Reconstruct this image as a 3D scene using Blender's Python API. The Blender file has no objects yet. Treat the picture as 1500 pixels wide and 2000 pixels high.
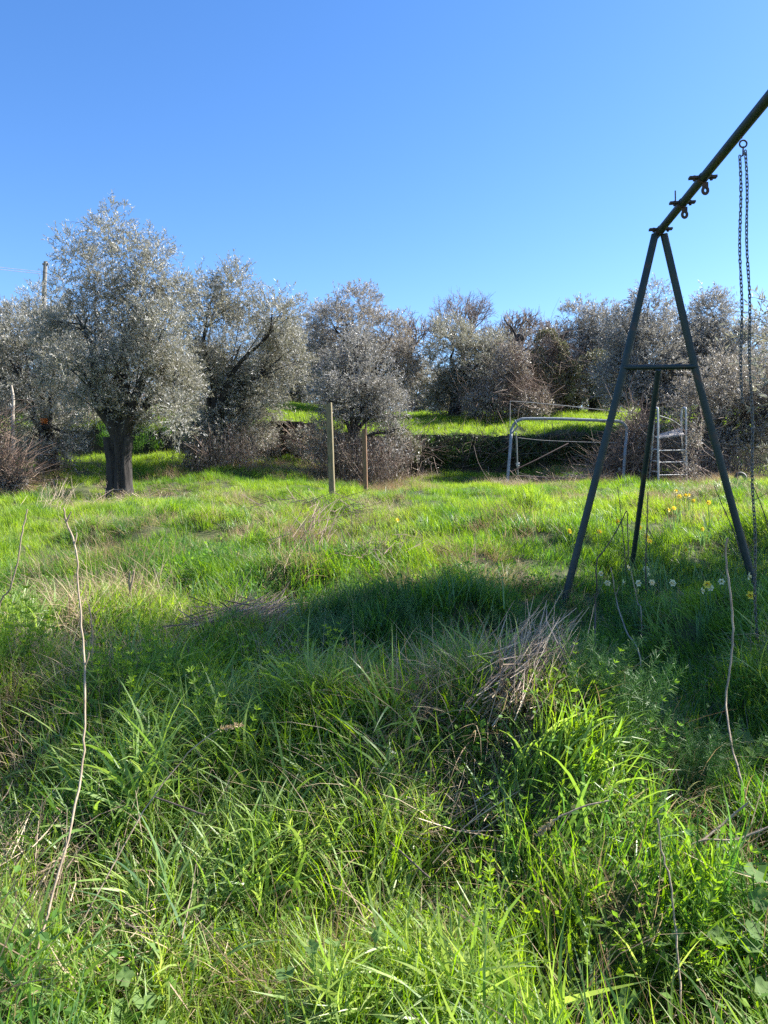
import bpy, math, random
import numpy as np
from mathutils import Matrix, Vector

random.seed(7)
RS = np.random.RandomState(11)
R = math.radians
scene = bpy.context.scene
COL = scene.collection

# ------------------------------------------------------------------ camera
EYE = np.array([0.0, 0.0, 1.30])
PITCH, ROLL, FPX = math.atan(30 / 1500.0), 0.020, 1500.0
_f = np.array([0, math.cos(PITCH), -math.sin(PITCH)])
_u = np.array([0, math.sin(PITCH), math.cos(PITCH)])
_r = np.array([1.0, 0, 0])
CX = math.cos(ROLL) * _r - math.sin(ROLL) * _u
CY = math.cos(ROLL) * _u + math.sin(ROLL) * _r
cam_data = bpy.data.cameras.new('camera')
cam_data.sensor_fit = 'VERTICAL'
cam_data.sensor_height = 36.0
cam_data.lens = 27.0
cam_data.clip_start, cam_data.clip_end = 0.05, 2000.0
cam = bpy.data.objects.new('camera', cam_data)
COL.objects.link(cam)
cam.matrix_world = Matrix(((CX[0], CY[0], -_f[0], EYE[0]), (CX[1], CY[1], -_f[1], EYE[1]),
                           (CX[2], CY[2], -_f[2], EYE[2]), (0, 0, 0, 1)))
scene.camera = cam


def at(px, py, d):
    """world point seen at photo pixel (px, py), d metres ahead"""
    v = _f + CX * ((px - 750) / FPX) - CY * ((py - 1000) / FPX)
    return EYE + v * (d / v[1])


# ------------------------------------------------------------------ light
SUN_AZ, SUN_EL = R(74), R(40)
world = bpy.data.worlds.new('World')
scene.world = world
world.use_nodes = True
wn = world.node_tree
bg = wn.nodes['Background']
sky = wn.nodes.new('ShaderNodeTexSky')
sky.sky_type = 'NISHITA'
sky.sun_disc = False
sky.sun_elevation, sky.sun_rotation = SUN_EL, SUN_AZ
sky.altitude = 300
sky.air_density, sky.dust_density, sky.ozone_density = 1.0, 0.35, 2.2
hsv = wn.nodes.new('ShaderNodeHueSaturation')
hsv.inputs['Saturation'].default_value = 1.27
hsv.inputs['Hue'].default_value = .508
wn.links.new(sky.outputs[0], hsv.inputs['Color'])
wn.links.new(hsv.outputs[0], bg.inputs[0])
bg.inputs[1].default_value = 0.091
sun_data = bpy.data.lights.new('sun', 'SUN')
sun_data.energy, sun_data.angle, sun_data.color = 5.0, R(0.5), (1.0, 0.965, 0.90)
sun = bpy.data.objects.new('sun', sun_data)
COL.objects.link(sun)
SD = Vector((math.sin(SUN_AZ) * math.cos(SUN_EL), math.cos(SUN_AZ) * math.cos(SUN_EL), math.sin(SUN_EL)))
sun.rotation_euler = SD.to_track_quat('Z', 'Y').to_euler()
vs = scene.view_settings
vs.view_transform, vs.look, vs.gamma, vs.use_curve_mapping = 'Standard', 'None', 1.0, False
vs.exposure = 1.62
scene.render.engine = 'CYCLES'
scene.cycles.max_bounces = 6
scene.cycles.diffuse_bounces = 1
scene.cycles.glossy_bounces = 2
scene.cycles.transmission_bounces = 3
scene.cycles.use_denoising = False
scene.cycles.sample_clamp_indirect = 4.0


# ------------------------------------------------------------------ noise + terrain
def _hash(i, j, k, s):
    n = (i * 374761393 + j * 668265263 + k * 2147483647 + s * 974711) & 0xFFFFFFFF
    n = ((n ^ (n >> 13)) * 1274126177) & 0xFFFFFFFF
    return ((n ^ (n >> 16)) & 0xFFFFFF) / float(0xFFFFFF)


def noise3(x, y, z=0.0, s=0):
    x, y, z = np.broadcast_arrays(np.asarray(x, float), np.asarray(y, float), np.asarray(z, float))
    xi, yi, zi = np.floor(x).astype(np.int64), np.floor(y).astype(np.int64), np.floor(z).astype(np.int64)
    fx, fy, fz = x - xi, y - yi, z - zi
    fx, fy, fz = [f * f * (3 - 2 * f) for f in (fx, fy, fz)]
    out = 0
    for a in (0, 1):
        for b in (0, 1):
            for c in (0, 1):
                w = (fx if a else 1 - fx) * (fy if b else 1 - fy) * (fz if c else 1 - fz)
                out = out + w * _hash(xi + a, yi + b, zi + c, s)
    return out


def sstep(a, b, x):
    t = np.clip((np.asarray(x, float) - a) / (b - a), 0, 1)
    return t * t * (3 - 2 * t)


PL = np.array([(-60, -3.0), (-8, -1.6), (0, -1.3), (1.7, -1.17), (3, -.88), (4, -.75), (5, -.60), (7, -.38), (8.3, -.22),
               (9.7, -.03), (12, .10), (14.5, .60), (16.2, .98), (19, 1.1)])
PR = np.array([(-60, -3.0), (-8, -1.6), (0, -1.3), (1.7, -1.17), (3, -.88), (4, -.75), (5, -.60), (7, -.40), (8.3, -.25),
               (9.7, -.10), (12, .03), (15, .13), (17, .52), (19, .60)])


def wall_y(x):
    return 16.0 + 1.0 * sstep(-2.4, 0.0, x)


def wall_top(x):
    return 1.52 - 0.22 * sstep(-2.4, 0.5, x) + .03 * np.sin(np.asarray(x) * 1.7)


def height(x, y, rough=True):
    x, y = np.asarray(x, float), np.asarray(y, float)
    l = np.interp(y, PL[:, 0], PL[:, 1])
    r = np.interp(y, PR[:, 0], PR[:, 1])
    w = sstep(-2.6, 0.2, x)
    low = l * (1 - w) + r * w
    yw = wall_y(x)
    up = wall_top(x) + 0.2 * np.clip(y - yw, 0, 4) + 0.115 * np.clip(y - yw - 4, 0, 50) + .01 * np.clip(y - yw - 54, 0, 500)
    k = np.clip((y - yw) / 0.16, 0, 1)
    h = low * (1 - k) + up * k
    if rough:
        near = np.clip(1.2 - y / 22, .3, 1)
        h = h + near * (.17 * (noise3(x * .9, y * .9, 0, 3) - .5) + .31 * (noise3(x * 1.8, y * 1.8, 0, 5) - .5) + (.09 + .13 * (1 - sstep(4.0, 5.5, y))) * (noise3(x * 3.6, y * 3.6, 0, 6) - .5)) * (1 - .6 * (k > 0) * (k < 1))
    h = h - .17 * np.exp(-((x - 1.75) / 1.7) ** 2 - ((y - 4.75) / 1.0) ** 2)
    h = h - .14 * np.exp(-((x - .1) / 1.5) ** 2 - ((y - 3.55) / .55) ** 2) + .07 * np.exp(-((x - .3) / 1.4) ** 2 - ((y - 2.5) / .4) ** 2)
    h = h - .13 * np.exp(-((x + 3.9) / 1.8) ** 2 - ((y - 10.8) / 1.3) ** 2)
    return h + EYE[2]


def ground_at(px, d):
    """point on the ground in photo column px at distance d"""
    p = at(px, 1000, d)
    z = float(height(p[0], p[1]))
    for _ in range(3):   # roll makes x depend a little on z
        py = 1000 - ((z - p[2]) / d) * FPX
        q = at(px, py, d)
        z = float(height(q[0], q[1]))
    return np.array([q[0], q[1], z])


# ------------------------------------------------------------------ materials
def new_mat(name):
    m = bpy.data.materials.new(name)
    m.use_nodes = True
    return m, m.node_tree.nodes, m.node_tree.links, m.node_tree.nodes['Principled BSDF']


def ramp(nodes, stops):
    n = nodes.new('ShaderNodeValToRGB')
    cr = n.color_ramp
    while len(cr.elements) < len(stops):
        cr.elements.new(0.5)
    for e, (p, c) in zip(cr.elements, stops):
        e.position, e.color = p, (*c, 1)
    return n


def noisy_mat(name, c1, c2, scale=8, rough=.7, bump=.3, metal=0, detail=6, stretch=(1, 1, 1), c3=None):
    m, n, l, b = new_mat(name)
    tc = n.new('ShaderNodeTexCoord')
    mp = n.new('ShaderNodeMapping')
    mp.inputs['Scale'].default_value = stretch
    nz = n.new('ShaderNodeTexNoise')
    nz.inputs['Scale'].default_value, nz.inputs['Detail'].default_value = scale, detail
    nz.inputs['Roughness'].default_value = .65
    l.new(tc.outputs['Object'], mp.inputs[0])
    l.new(mp.outputs[0], nz.inputs['Vector'])
    st = [(.35, c1), (.62, c2)] if c3 is None else [(.32, c1), (.55, c2), (.68, c3)]
    r = ramp(n, st)
    l.new(nz.outputs[0], r.inputs[0])
    l.new(r.outputs[0], b.inputs['Base Color'])
    b.inputs['Roughness'].default_value, b.inputs['Metallic'].default_value = rough, metal
    if bump:
        bp = n.new('ShaderNodeBump')
        bp.inputs['Strength'].default_value, bp.inputs['Distance'].default_value = bump, .02
        l.new(nz.outputs[0], bp.inputs['Height'])
        l.new(bp.outputs[0], b.inputs['Normal'])
    return m


def leaf_mat(name, stops, back=None, rough=.4, trans=.35, tcol=None, spec=.5, inst=True, rnd='br'):
    """colour runs through `stops` by (per-leaf random + instance tint); optional paler underside; part of the light passes through"""
    m, n, l, b = new_mat(name)
    a = n.new('ShaderNodeAttribute')
    a.attribute_name = rnd
    fac = a.outputs['Fac']
    if inst:
        t = n.new('ShaderNodeAttribute')
        t.attribute_type, t.attribute_name = 'INSTANCER', 'tint'
        ad = n.new('ShaderNodeMath')
        ad.operation = 'MULTIPLY_ADD'
        ad.inputs[1].default_value = .45
        l.new(fac, ad.inputs[0])
        l.new(t.outputs['Fac'], ad.inputs[2])
        fac = ad.outputs[0]
    r = ramp(n, stops)
    l.new(fac, r.inputs[0])
    col = r.outputs[0]
    if back is not None:
        g = n.new('ShaderNodeNewGeometry')
        mx = n.new('ShaderNodeMix')
        mx.data_type = 'RGBA'
        l.new(g.outputs['Backfacing'], mx.inputs[0])
        l.new(col, mx.inputs[6])
        mx.inputs[7].default_value = (*back, 1)
        col = mx.outputs[2]
    l.new(col, b.inputs['Base Color'])
    b.inputs['Roughness'].default_value = rough
    b.inputs['Specular IOR Level'].default_value = spec
    tr = n.new('ShaderNodeBsdfTranslucent')
    if tcol is None:
        hs = n.new('ShaderNodeHueSaturation')
        hs.inputs['Saturation'].default_value = 1.15
        hs.inputs['Value'].default_value = 2.1
        hs.inputs['Hue'].default_value = .492
        l.new(col, hs.inputs['Color'])
        l.new(hs.outputs[0], tr.inputs[0])
    else:
        tr.inputs[0].default_value = (*tcol, 1)
    ms = n.new('ShaderNodeMixShader')
    ms.inputs[0].default_value = trans
    l.new(b.outputs[0], ms.inputs[1])
    l.new(tr.outputs[0], ms.inputs[2])
    l.new(ms.outputs[0], n['Material Output'].inputs[0])
    return m


GREEN = [(0.0, (.29, .35, .07)), (.25, (.20, .30, .045)), (.5, (.13, .225, .03)), (.75, (.05, .13, .03)), (.93, (.05, .115, .03)), (1.0, (.30, .25, .12))]
M = {}
M['grass'] = leaf_mat('grass_blades', GREEN, rough=.5, trans=.45, spec=.4)
M['tall'] = leaf_mat('tall_grass_blades', [(0, (.33, .39, .12)), (.35, (.19, .29, .06)), (.7, (.08, .165, .045)), (.93, (.08, .16, .06)), (1, (.34, .29, .15))],
                     rough=.42, trans=.4, spec=.5)
M['straw'] = leaf_mat('straw_blades', [(0, (.46, .37, .21)), (.4, (.34, .25, .14)), (.75, (.22, .15, .09)), (1, (.14, .09, .06))], rough=.55, trans=.2, spec=.4)
M['weed'] = leaf_mat('weed_leaves', [(0, (.20, .29, .04)), (.5, (.11, .21, .04)), (1, (.045, .12, .03))], rough=.6, trans=.4, spec=.25)
M['fern'] = leaf_mat('feathery_leaves', [(0, (.17, .27, .08)), (.5, (.12, .22, .07)), (1, (.07, .15, .06))], rough=.5, trans=.35)
M['strap'] = leaf_mat('strap_leaves', [(0, (.20, .29, .11)), (.5, (.13, .22, .08)), (1, (.06, .13, .05))], rough=.5, trans=.38, spec=.35, inst=False)
M['mallow'] = leaf_mat('round_leaves', [(0, (.20, .28, .10)), (.5, (.14, .22, .07)), (1, (.09, .17, .045))], rough=.7, trans=.42, spec=.15, inst=False)
M['olive'] = leaf_mat('olive_leaves', [(0, (0.272, 0.256, 0.200)), (.5, (0.188, 0.180, 0.136)), (1, (0.088, 0.088, 0.060))], back=(0.448, 0.424, 0.384), rough=.45, trans=.3,
                      tcol=(.36, .34, .22), spec=.7, inst=False)
M['olive_b'] = leaf_mat('olive_leaves_brownish', [(0, (0.281, 0.243, 0.205)), (.5, (0.198, 0.167, 0.137)), (1, (0.091, 0.076, 0.065))], back=(0.433, 0.388, 0.357), rough=.45, trans=.3,
                        tcol=(.36, .31, .22), spec=.7, inst=False)
M['olive_f'] = leaf_mat('olive_leaves_far', [(0, (0.258, 0.243, 0.213)), (.5, (0.182, 0.171, 0.152)), (1, (0.091, 0.087, 0.076))], back=(0.418, 0.395, 0.380), rough=.45, trans=.3,
                        tcol=(.34, .31, .24), spec=.7, inst=False)
M['ivy'] = leaf_mat('ivy_leaves', [(0, (0.272, 0.272, 0.152)), (.5, (0.152, 0.156, 0.080)), (1, (0.056, 0.068, 0.028))], rough=.4, trans=.18, spec=.8, inst=False)
M['ivy_shade'] = leaf_mat('shade_toned_ivy_leaves', [(0, (.075, .10, .035)), (.5, (.045, .065, .022)), (1, (.02, .035, .012))], rough=.5, trans=.1, spec=.3, inst=False)  # ivy colour darkened to carry the shade of the wall face
M['twig'] = leaf_mat('dry_twigs', [(0, (.34, .25, .19)), (.5, (.22, .15, .115)), (1, (.12, .08, .065))], rough=.7, trans=.0, inst=False, spec=.3)
M['bare'] = noisy_mat('bare_twigs', (.13, .095, .08), (.24, .19, .16), 3, .8, 0)
M['bark'] = noisy_mat('olive_bark', (.010, .008, .007), (.035, .029, .025), 7, .9, 1.0, stretch=(3, 3, .8), c3=(.05, .044, .038))
M['palebark'] = noisy_mat('pale_bark', (.30, .25, .20), (.55, .50, .43), 9, .85, .5, stretch=(2, 2, .7))
M['soil'] = noisy_mat('meadow_soil', (.035, .035, .015), (.06, .075, .02), 6, .95, .6, c3=(.11, .085, .045))
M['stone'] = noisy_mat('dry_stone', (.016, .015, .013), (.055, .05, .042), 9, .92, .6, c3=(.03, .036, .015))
M['paint'] = noisy_mat('green_steel_paint', (.006, .018, .018), (.010, .026, .025), 14, .55, .08, c3=(.055, .032, .020))
M['rust'] = noisy_mat('rusty_steel', (.03, .025, .022), (.085, .045, .03), 30, .7, .2)
M['chain'] = noisy_mat('dull_chain_steel', (.07, .075, .085), (.17, .16, .15), 60, .5, .1, metal=.6)
M['tubegrey'] = noisy_mat('grey_tube_paint', (.13, .15, .165), (.24, .26, .275), 18, .55, .1, c3=(.16, .12, .09))
M['wire'] = noisy_mat('wire_steel', (.22, .19, .17), (.38, .36, .34), 20, .6, 0)
M['white'] = noisy_mat('white_ladder_paint', (.30, .30, .30), (.50, .50, .49), 14, .6, .1, c3=(.26, .19, .14))
M['board'] = noisy_mat('grey_board', (.17, .15, .13), (.38, .34, .30), 12, .8, .4, stretch=(1, 6, 1))
M['post'] = noisy_mat('weathered_post', (.09, .085, .04), (.22, .17, .095), 9, .85, .5, stretch=(4, 4, .5), c3=(.07, .085, .035))
M['postb'] = noisy_mat('brown_post', (.10, .055, .03), (.24, .13, .07), 9, .85, .5, stretch=(4, 4, .5), c3=(.10, .11, .05))
M['pole'] = noisy_mat('utility_pole', (.16, .14, .13), (.26, .24, .22), 6, .85, .2)
M['stalk'] = noisy_mat('dry_stalk', (.20, .14, .09), (.40, .31, .21), 22, .7, .3, stretch=(1, 1, .3))
M['darkstalk'] = noisy_mat('dark_stalk', (.055, .04, .03), (.14, .10, .075), 25, .8, .3)
M['plastic'] = noisy_mat('orange_plastic', (.55, .14, .04), (.75, .24, .08), 4, .45, 0)
M['rubber'] = noisy_mat('black_rubber', (.012, .012, .012), (.03, .028, .025), 10, .6, .1)
M['petal_w'] = leaf_mat('cream_petals', [(0, (.80, .79, .58)), (1, (.76, .74, .45))], rough=.6, trans=.35, tcol=(.7, .7, .4), inst=False)
M['petal_y'] = leaf_mat('yellow_petals', [(0, (.80, .74, .12)), (1, (.78, .66, .06))], rough=.6, trans=.35, tcol=(.8, .6, .03), inst=False)
M['corona'] = leaf_mat('yellow_trumpets', [(0, (.82, .60, .03)), (1, (.80, .52, .02))], rough=.6, trans=.35, tcol=(.8, .45, .02), inst=False)


# ------------------------------------------------------------------ mesh helpers
class MB:
    """collects vertices, faces and a per-vertex random number; build() links them as one object"""

    def __init__(self):
        self.v, self.f, self.a, self.n, self.sm = [], [], [], 0, []

    def add(self, v, f, a=0.5, smooth=False):
        v = np.asarray(v, float).reshape(-1, 3)
        f = np.asarray(f, int)
        self.v.append(v)
        self.a.append(np.broadcast_to(np.asarray(a, float), (len(v),)).copy())
        self.f.append(f + self.n)
        self.sm.append(np.full(len(f), smooth))
        self.n += len(v)

    def tube(self, pts, rad, sides=8, a=.5, cap=True, wob=0):
        pts = np.asarray(pts, float)
        rad = np.broadcast_to(np.asarray(rad, float), (len(pts),))
        t = np.gradient(pts, axis=0)
        t /= np.linalg.norm(t, axis=1, keepdims=True) + 1e-9
        ref = np.array([0, 0, 1.0]) if abs(t[0][2]) < .9 else np.array([1.0, 0, 0])
        rings = []
        u = np.cross(t[0], ref)
        for i in range(len(pts)):
            u = u - t[i] * u.dot(t[i])
            u /= np.linalg.norm(u) + 1e-9
            w = np.cross(t[i], u)
            th = np.arange(sides) * 2 * math.pi / sides
            rr = rad[i] * (1 + wob * (RS.rand(sides) - .5)) if wob else rad[i]
            rings.append(pts[i] + (np.cos(th) * rr)[:, None] * u + (np.sin(th) * rr)[:, None] * w)
        v = np.concatenate(rings)
        f = []
        for i in range(len(pts) - 1):
            for j in range(sides):
                k = (j + 1) % sides
                f.append((i * sides + j, i * sides + k, (i + 1) * sides + k, (i + 1) * sides + j))
        self.add(v, f, a, True)
        if cap:
            for ring, s in ((rings[0], -1), (rings[-1], 1)):
                c = ring.mean(0)
                idx = range(sides)
                self.add(np.vstack([ring, c]), [((i, (i + 1) % sides, sides, sides) if s > 0 else ((i + 1) % sides, i, sides, sides)) for i in idx], a)
        return self

    def box(self, c, s, rot=None, jit=0, a=.5):
        c, s = np.asarray(c, float), np.asarray(s, float) / 2
        q = np.array([(x, y, z) for z in (-1, 1) for y in (-1, 1) for x in (-1, 1)], float) * s
        if jit:
            q += (RS.rand(8, 3) - .5) * jit * s * 2
        if rot is not None:
            q = q @ np.asarray(rot).T
        self.add(q + c, [(0, 2, 3, 1), (4, 5, 7, 6), (0, 1, 5, 4), (2, 6, 7, 3), (0, 4, 6, 2), (1, 3, 7, 5)], a)
        return self

    def mesh(self, name, mat):
        v = np.concatenate(self.v)
        me = bpy.data.meshes.new(name)
        loops, starts, n = [], [], 0
        for f in self.f:
            if f.size == 0:
                continue
            if f.shape[1] == 4:
                deg = f[:, 2] == f[:, 3]
                if deg.any():
                    f = f.astype(int)
                    for row, dg in zip(f, deg):
                        q = row[:3] if dg else row
                        loops.append(q)
                        starts.append(np.array([n]))
                        n += len(q)
                    continue
            loops.append(f.ravel())
            starts.append(n + np.arange(len(f)) * f.shape[1])
            n += f.size
        loops, starts = np.concatenate(loops), np.concatenate(starts)
        me.vertices.add(len(v))
        me.vertices.foreach_set('co', v.ravel())
        me.loops.add(len(loops))
        me.loops.foreach_set('vertex_index', loops.astype(np.int32))
        me.polygons.add(len(starts))
        me.polygons.foreach_set('loop_start', starts.astype(np.int32))
        me.update(calc_edges=True)
        at_ = me.attributes.new('br', 'FLOAT', 'POINT')
        at_.data.foreach_set('value', np.concatenate(self.a))
        me.polygons.foreach_set('use_smooth', np.concatenate(self.sm).astype(bool))
        me.materials.append(mat)
        return me

    def build(self, name, mat, parent=None, kind=None, label=None, link=True):
        me = self.mesh(name, mat)
        o = bpy.data.objects.new(name, me)
        if link:
            COL.objects.link(o)
        if parent is not None:
            o.parent = parent
            o.matrix_parent_inverse = Matrix.Translation(-parent.location)
        if kind:
            o['kind'] = kind
        if label:
            o['label'] = label
        return o


def thing(name, label, cat, loc, group=None):
    o = bpy.data.objects.new(name, None)
    o.empty_display_size = .2
    COL.objects.link(o)
    o.location = Vector([float(c) for c in loc])
    o['label'], o['category'] = label, cat
    if group:
        o['group'] = group
    return o


def tag(o, label, cat, group=None, kind=None):
    o['label'], o['category'] = label, cat
    if group:
        o['group'] = group
    if kind:
        o['kind'] = kind
    return o


def unit(v):
    return v / (np.linalg.norm(v, axis=-1, keepdims=True) + 1e-9)


def smooth_path(pts, n=6):
    pts = np.asarray(pts, float)
    if len(pts) < 3:
        return pts
    p = np.vstack([2 * pts[0] - pts[1], pts, 2 * pts[-1] - pts[-2]])
    out = []
    for i in range(1, len(p) - 2):
        for t in np.arange(n) / n:
            a, b, c, d = p[i - 1], p[i], p[i + 1], p[i + 2]
            out.append(.5 * (2 * b + (c - a) * t + (2 * a - 5 * b + 4 * c - d) * t * t + (3 * b - a - 3 * c + d) * t ** 3))
    out.append(pts[-1])
    return np.array(out)


# ------------------------------------------------------------------ ground
def make_ground():
    def axis(lo, hi, step, far):
        core = np.arange(lo, hi + 1e-6, step)
        o = [hi]
        s = step
        while o[-1] < far:
            s *= 1.35
            o.append(o[-1] + s)
        p = [lo]
        s = step
        while p[-1] > -far:
            s *= 1.35
            p.append(p[-1] - s)
        return np.concatenate([np.array(p[1:])[::-1], core, np.array(o[1:])])
    xs, ys = axis(-13, 13, .14, 500), axis(-3, 24, .14, 500)
    X, Y = np.meshgrid(xs, ys)
    Z = height(X, Y)
    nx, ny = len(xs), len(ys)
    i, j = np.meshgrid(np.arange(nx - 1), np.arange(ny - 1))
    a = (j * nx + i).ravel()
    mb = MB()
    mb.add(np.stack([X.ravel(), Y.ravel(), Z.ravel()], 1), np.stack([a, a + 1, a + nx + 1, a + nx], 1), .5, True)
    o = mb.build('ground', M['soil'])
    o['kind'] = 'structure'
    o['label'] = 'rough sloping meadow ground rising to an upper terrace'


make_ground()


# ------------------------------------------------------------------ grass prototypes
def blades(mb, n, rad, L, W, th0=(0, .35), th1=(.5, 1.5), seg=4, flat=0.0, rnd=None, zoff=0.0, base=None, az=None, twist=.5):
    """n curved ribbons; th0, th1 = lean from the vertical at root and tip"""
    r = rad * np.sqrt(RS.rand(n))
    ph = RS.rand(n) * 2 * math.pi
    b = np.stack([r * np.cos(ph), r * np.sin(ph), np.full(n, zoff)], 1) if base is None else base
    if az is None:
        az = RS.rand(n) * 2 * math.pi
    ln = L[0] + (L[1] - L[0]) * RS.rand(n)
    wd = W[0] + (W[1] - W[0]) * RS.rand(n)
    a0 = th0[0] + (th0[1] - th0[0]) * RS.rand(n)
    a1 = th1[0] + (th1[1] - th1[0]) * RS.rand(n)
    ts = np.linspace(0, 1, seg + 1)
    hx, hz = np.zeros((n, seg + 1)), np.zeros((n, seg + 1))
    for k in range(seg):
        tm = (ts[k] + ts[k + 1]) / 2
        th = a0 + (a1 - a0) * tm ** 1.4
        hx[:, k + 1] = hx[:, k] + np.sin(th) * ln / seg
        hz[:, k + 1] = hz[:, k] + np.cos(th) * ln / seg
    d = np.stack([np.cos(az), np.sin(az)], 1)
    tw = twist * (RS.rand(n) - .5) * 2
    V = np.zeros((n, 2 * seg + 1, 3))
    for k in range(seg + 1):
        c = np.stack([b[:, 0] + d[:, 0] * hx[:, k], b[:, 1] + d[:, 1] * hx[:, k], b[:, 2] + hz[:, k]], 1)
        w = wd * (1 - ts[k] ** 2.2) * (.65 + .7 * ts[k] * (1 - ts[k]) * 2) / 2
        ang = az + math.pi / 2 + tw * (0.3 + ts[k])
        s = np.stack([np.cos(ang), np.sin(ang), .25 * np.sin(tw * 3)], 1)
        if k < seg:
            V[:, 2 * k] = c - s * w[:, None]
            V[:, 2 * k + 1] = c + s * w[:, None]
        else:
            V[:, 2 * seg] = c
    base_i = (np.arange(n) * (2 * seg + 1))[:, None]
    q = []
    for k in range(seg - 1):
        q.append(np.array([2 * k, 2 * k + 1, 2 * k + 3, 2 * k + 2]))
    quads = np.concatenate([base_i + x[None, :] for x in q]) if q else np.zeros((0, 4), int)
    tris = base_i + np.array([[2 * seg - 2, 2 * seg - 1, 2 * seg]])
    rn = RS.rand(n) if rnd is None else rnd[0] + (rnd[1] - rnd[0]) * RS.rand(n)
    start = mb.n
    mb.add(V.reshape(-1, 3), quads, np.repeat(rn, 2 * seg + 1))
    mb.f.append(tris + start)
    mb.sm.append(np.full(len(tris), False))


def leaf_cards(mb, P, D, Ln, Wd, fold=.25, rnd=None):
    """one folded rhombus leaf per row: root P, direction D, length Ln, width Wd"""
    n = len(P)
    D = unit(D)
    q = unit(np.cross(D, RS.randn(n, 3)))
    nn = np.cross(D, q)
    Ln, Wd = np.broadcast_to(Ln, (n,))[:, None], np.broadcast_to(Wd, (n,))[:, None]
    mid = P + D * Ln * .5 + nn * Wd * fold
    V = np.stack([P, mid - q * Wd * .5, P + D * Ln, mid + q * Wd * .5], 1)
    a = np.arange(n)[:, None] * 4
    F = np.concatenate([a + np.array([[0, 1, 2]]), a + np.array([[0, 2, 3]])])
    rn = RS.rand(n) if rnd is None else rnd
    mb.add(V.reshape(-1, 3), F, np.repeat(rn, 4))


def sticks(mb, A, B, w, rnd=None, mid=None):
    """thin three-sided straws from A to B, optionally bowed by mid"""
    n = len(A)
    w = np.broadcast_to(w, (n,))[:, None]
    t = unit(B - A)
    u = unit(np.cross(t, RS.randn(n, 3)))
    v = np.cross(t, u)
    Mi = (A + B) / 2 + (0 if mid is None else mid)
    rings = []
    for c, k in ((A, 1.0), (Mi, .85), (B, .4)):
        for th in (0, 2.094, 4.189):
            rings.append(c + (u * math.cos(th) + v * math.sin(th)) * w * .5 * k)
    V = np.stack(rings, 1)
    a = np.arange(n)[:, None] * 9
    F = []
    for r0 in (0, 3):
        for j in range(3):
            k = (j + 1) % 3
            F.append(a + np.array([[r0 + j, r0 + k, r0 + 3 + k, r0 + 3 + j]]))
    rn = RS.rand(n) if rnd is None else rnd
    mb.add(V.reshape(-1, 3), np.concatenate(F), np.repeat(rn, 9))


def proto(name, mbs, mat):
    c = bpy.data.collections.new(name + '_kit')
    for i, mb in enumerate(mbs):
        c.objects.link(mb.build('%s_%02d' % (name, i), mat, link=False))
    return c


def scatter(name, P, rot, scl, var, tint, kit, label, cat):
    me = bpy.data.meshes.new(name)
    me.vertices.add(len(P))
    me.vertices.foreach_set('co', np.asarray(P, float).ravel())
    for nm, ty, val in (('rot', 'FLOAT_VECTOR', rot), ('scl', 'FLOAT', scl), ('var', 'INT', var), ('tint', 'FLOAT', tint)):
        a = me.attributes.new(nm, ty, 'POINT')
        if ty == 'FLOAT_VECTOR':
            a.data.foreach_set('vector', np.asarray(val, float).ravel())
        else:
            a.data.foreach_set('value', np.asarray(val, int if ty == 'INT' else float))
    o = bpy.data.objects.new(name, me)
    COL.objects.link(o)
    g = bpy.data.node_groups.new(name + '_nodes', 'GeometryNodeTree')
    g.interface.new_socket('Geometry', in_out='INPUT', socket_type='NodeSocketGeometry')
    g.interface.new_socket('Geometry', in_out='OUTPUT', socket_type='NodeSocketGeometry')
    N, L = g.nodes, g.links
    gi, go = N.new('NodeGroupInput'), N.new('NodeGroupOutput')
    ci = N.new('GeometryNodeCollectionInfo')
    ci.inputs['Collection'].default_value = kit
    ci.inputs['Separate Children'].default_value = True
    ci.inputs['Reset Children'].default_value = True
    ip = N.new('GeometryNodeInstanceOnPoints')
    ip.inputs['Pick Instance'].default_value = True

    def named(nm, ty):
        n = N.new('GeometryNodeInputNamedAttribute')
        n.data_type = ty
        n.inputs['Name'].default_value = nm
        return n.outputs['Attribute']
    e = N.new('FunctionNodeEulerToRotation')
    L.new(named('rot', 'FLOAT_VECTOR'), e.inputs[0])
    L.new(gi.outputs[0], ip.inputs['Points'])
    L.new(ci.outputs[0], ip.inputs['Instance'])
    L.new(named('var', 'INT'), ip.inputs['Instance Index'])
    L.new(e.outputs[0], ip.inputs['Rotation'])
    L.new(named('scl', 'FLOAT'), ip.inputs['Scale'])
    L.new(ip.outputs[0], go.inputs[0])
    md = o.modifiers.new('scatter', 'NODES')
    md.node_group = g
    tag(o, label, cat, kind='stuff')
    return o


# short meadow tufts
kit_short = []
for i in range(6):
    mb = MB()
    blades(mb, 46, .085, (.07, .17), (.0028, .0055), (0, .4), (.4, 1.5), 3)
    blades(mb, 10, .09, (.05, .12), (.004, .007), (.4, .9), (.9, 1.6), 3, rnd=(.1, .6))
    kit_short.append(mb)
kit_short = proto('grass_tuft', kit_short, M['grass'])
# taller clumps with wide arching blades
kit_tall = []
for i in range(6):
    mb = MB()
    blades(mb, 24, .07, (.14, .33), (.005, .0115), (0, .45), (.8, 2.3), 7, twist=1.0)
    blades(mb, 22, .10, (.10, .26), (.0025, .005), (0, .6), (.5, 1.8), 4, twist=.9)
    kit_tall.append(mb)
kit_tall = proto('tall_tuft', kit_tall, M['tall'])
# tangled dry straw
kit_dry = []
for i in range(5):
    mb = MB()
    blades(mb, 34, .14, (.12, .34), (.0015, .0038), (.5, 1.3), (1.1, 2.0), 4, twist=.6, zoff=.01)
    blades(mb, 8, .08, (.12, .28), (.0015, .003), (0, .5), (.3, 1.3), 4)
    kit_dry.append(mb)
kit_dry = proto('dry_tuft', kit_dry, M['straw'])
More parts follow.
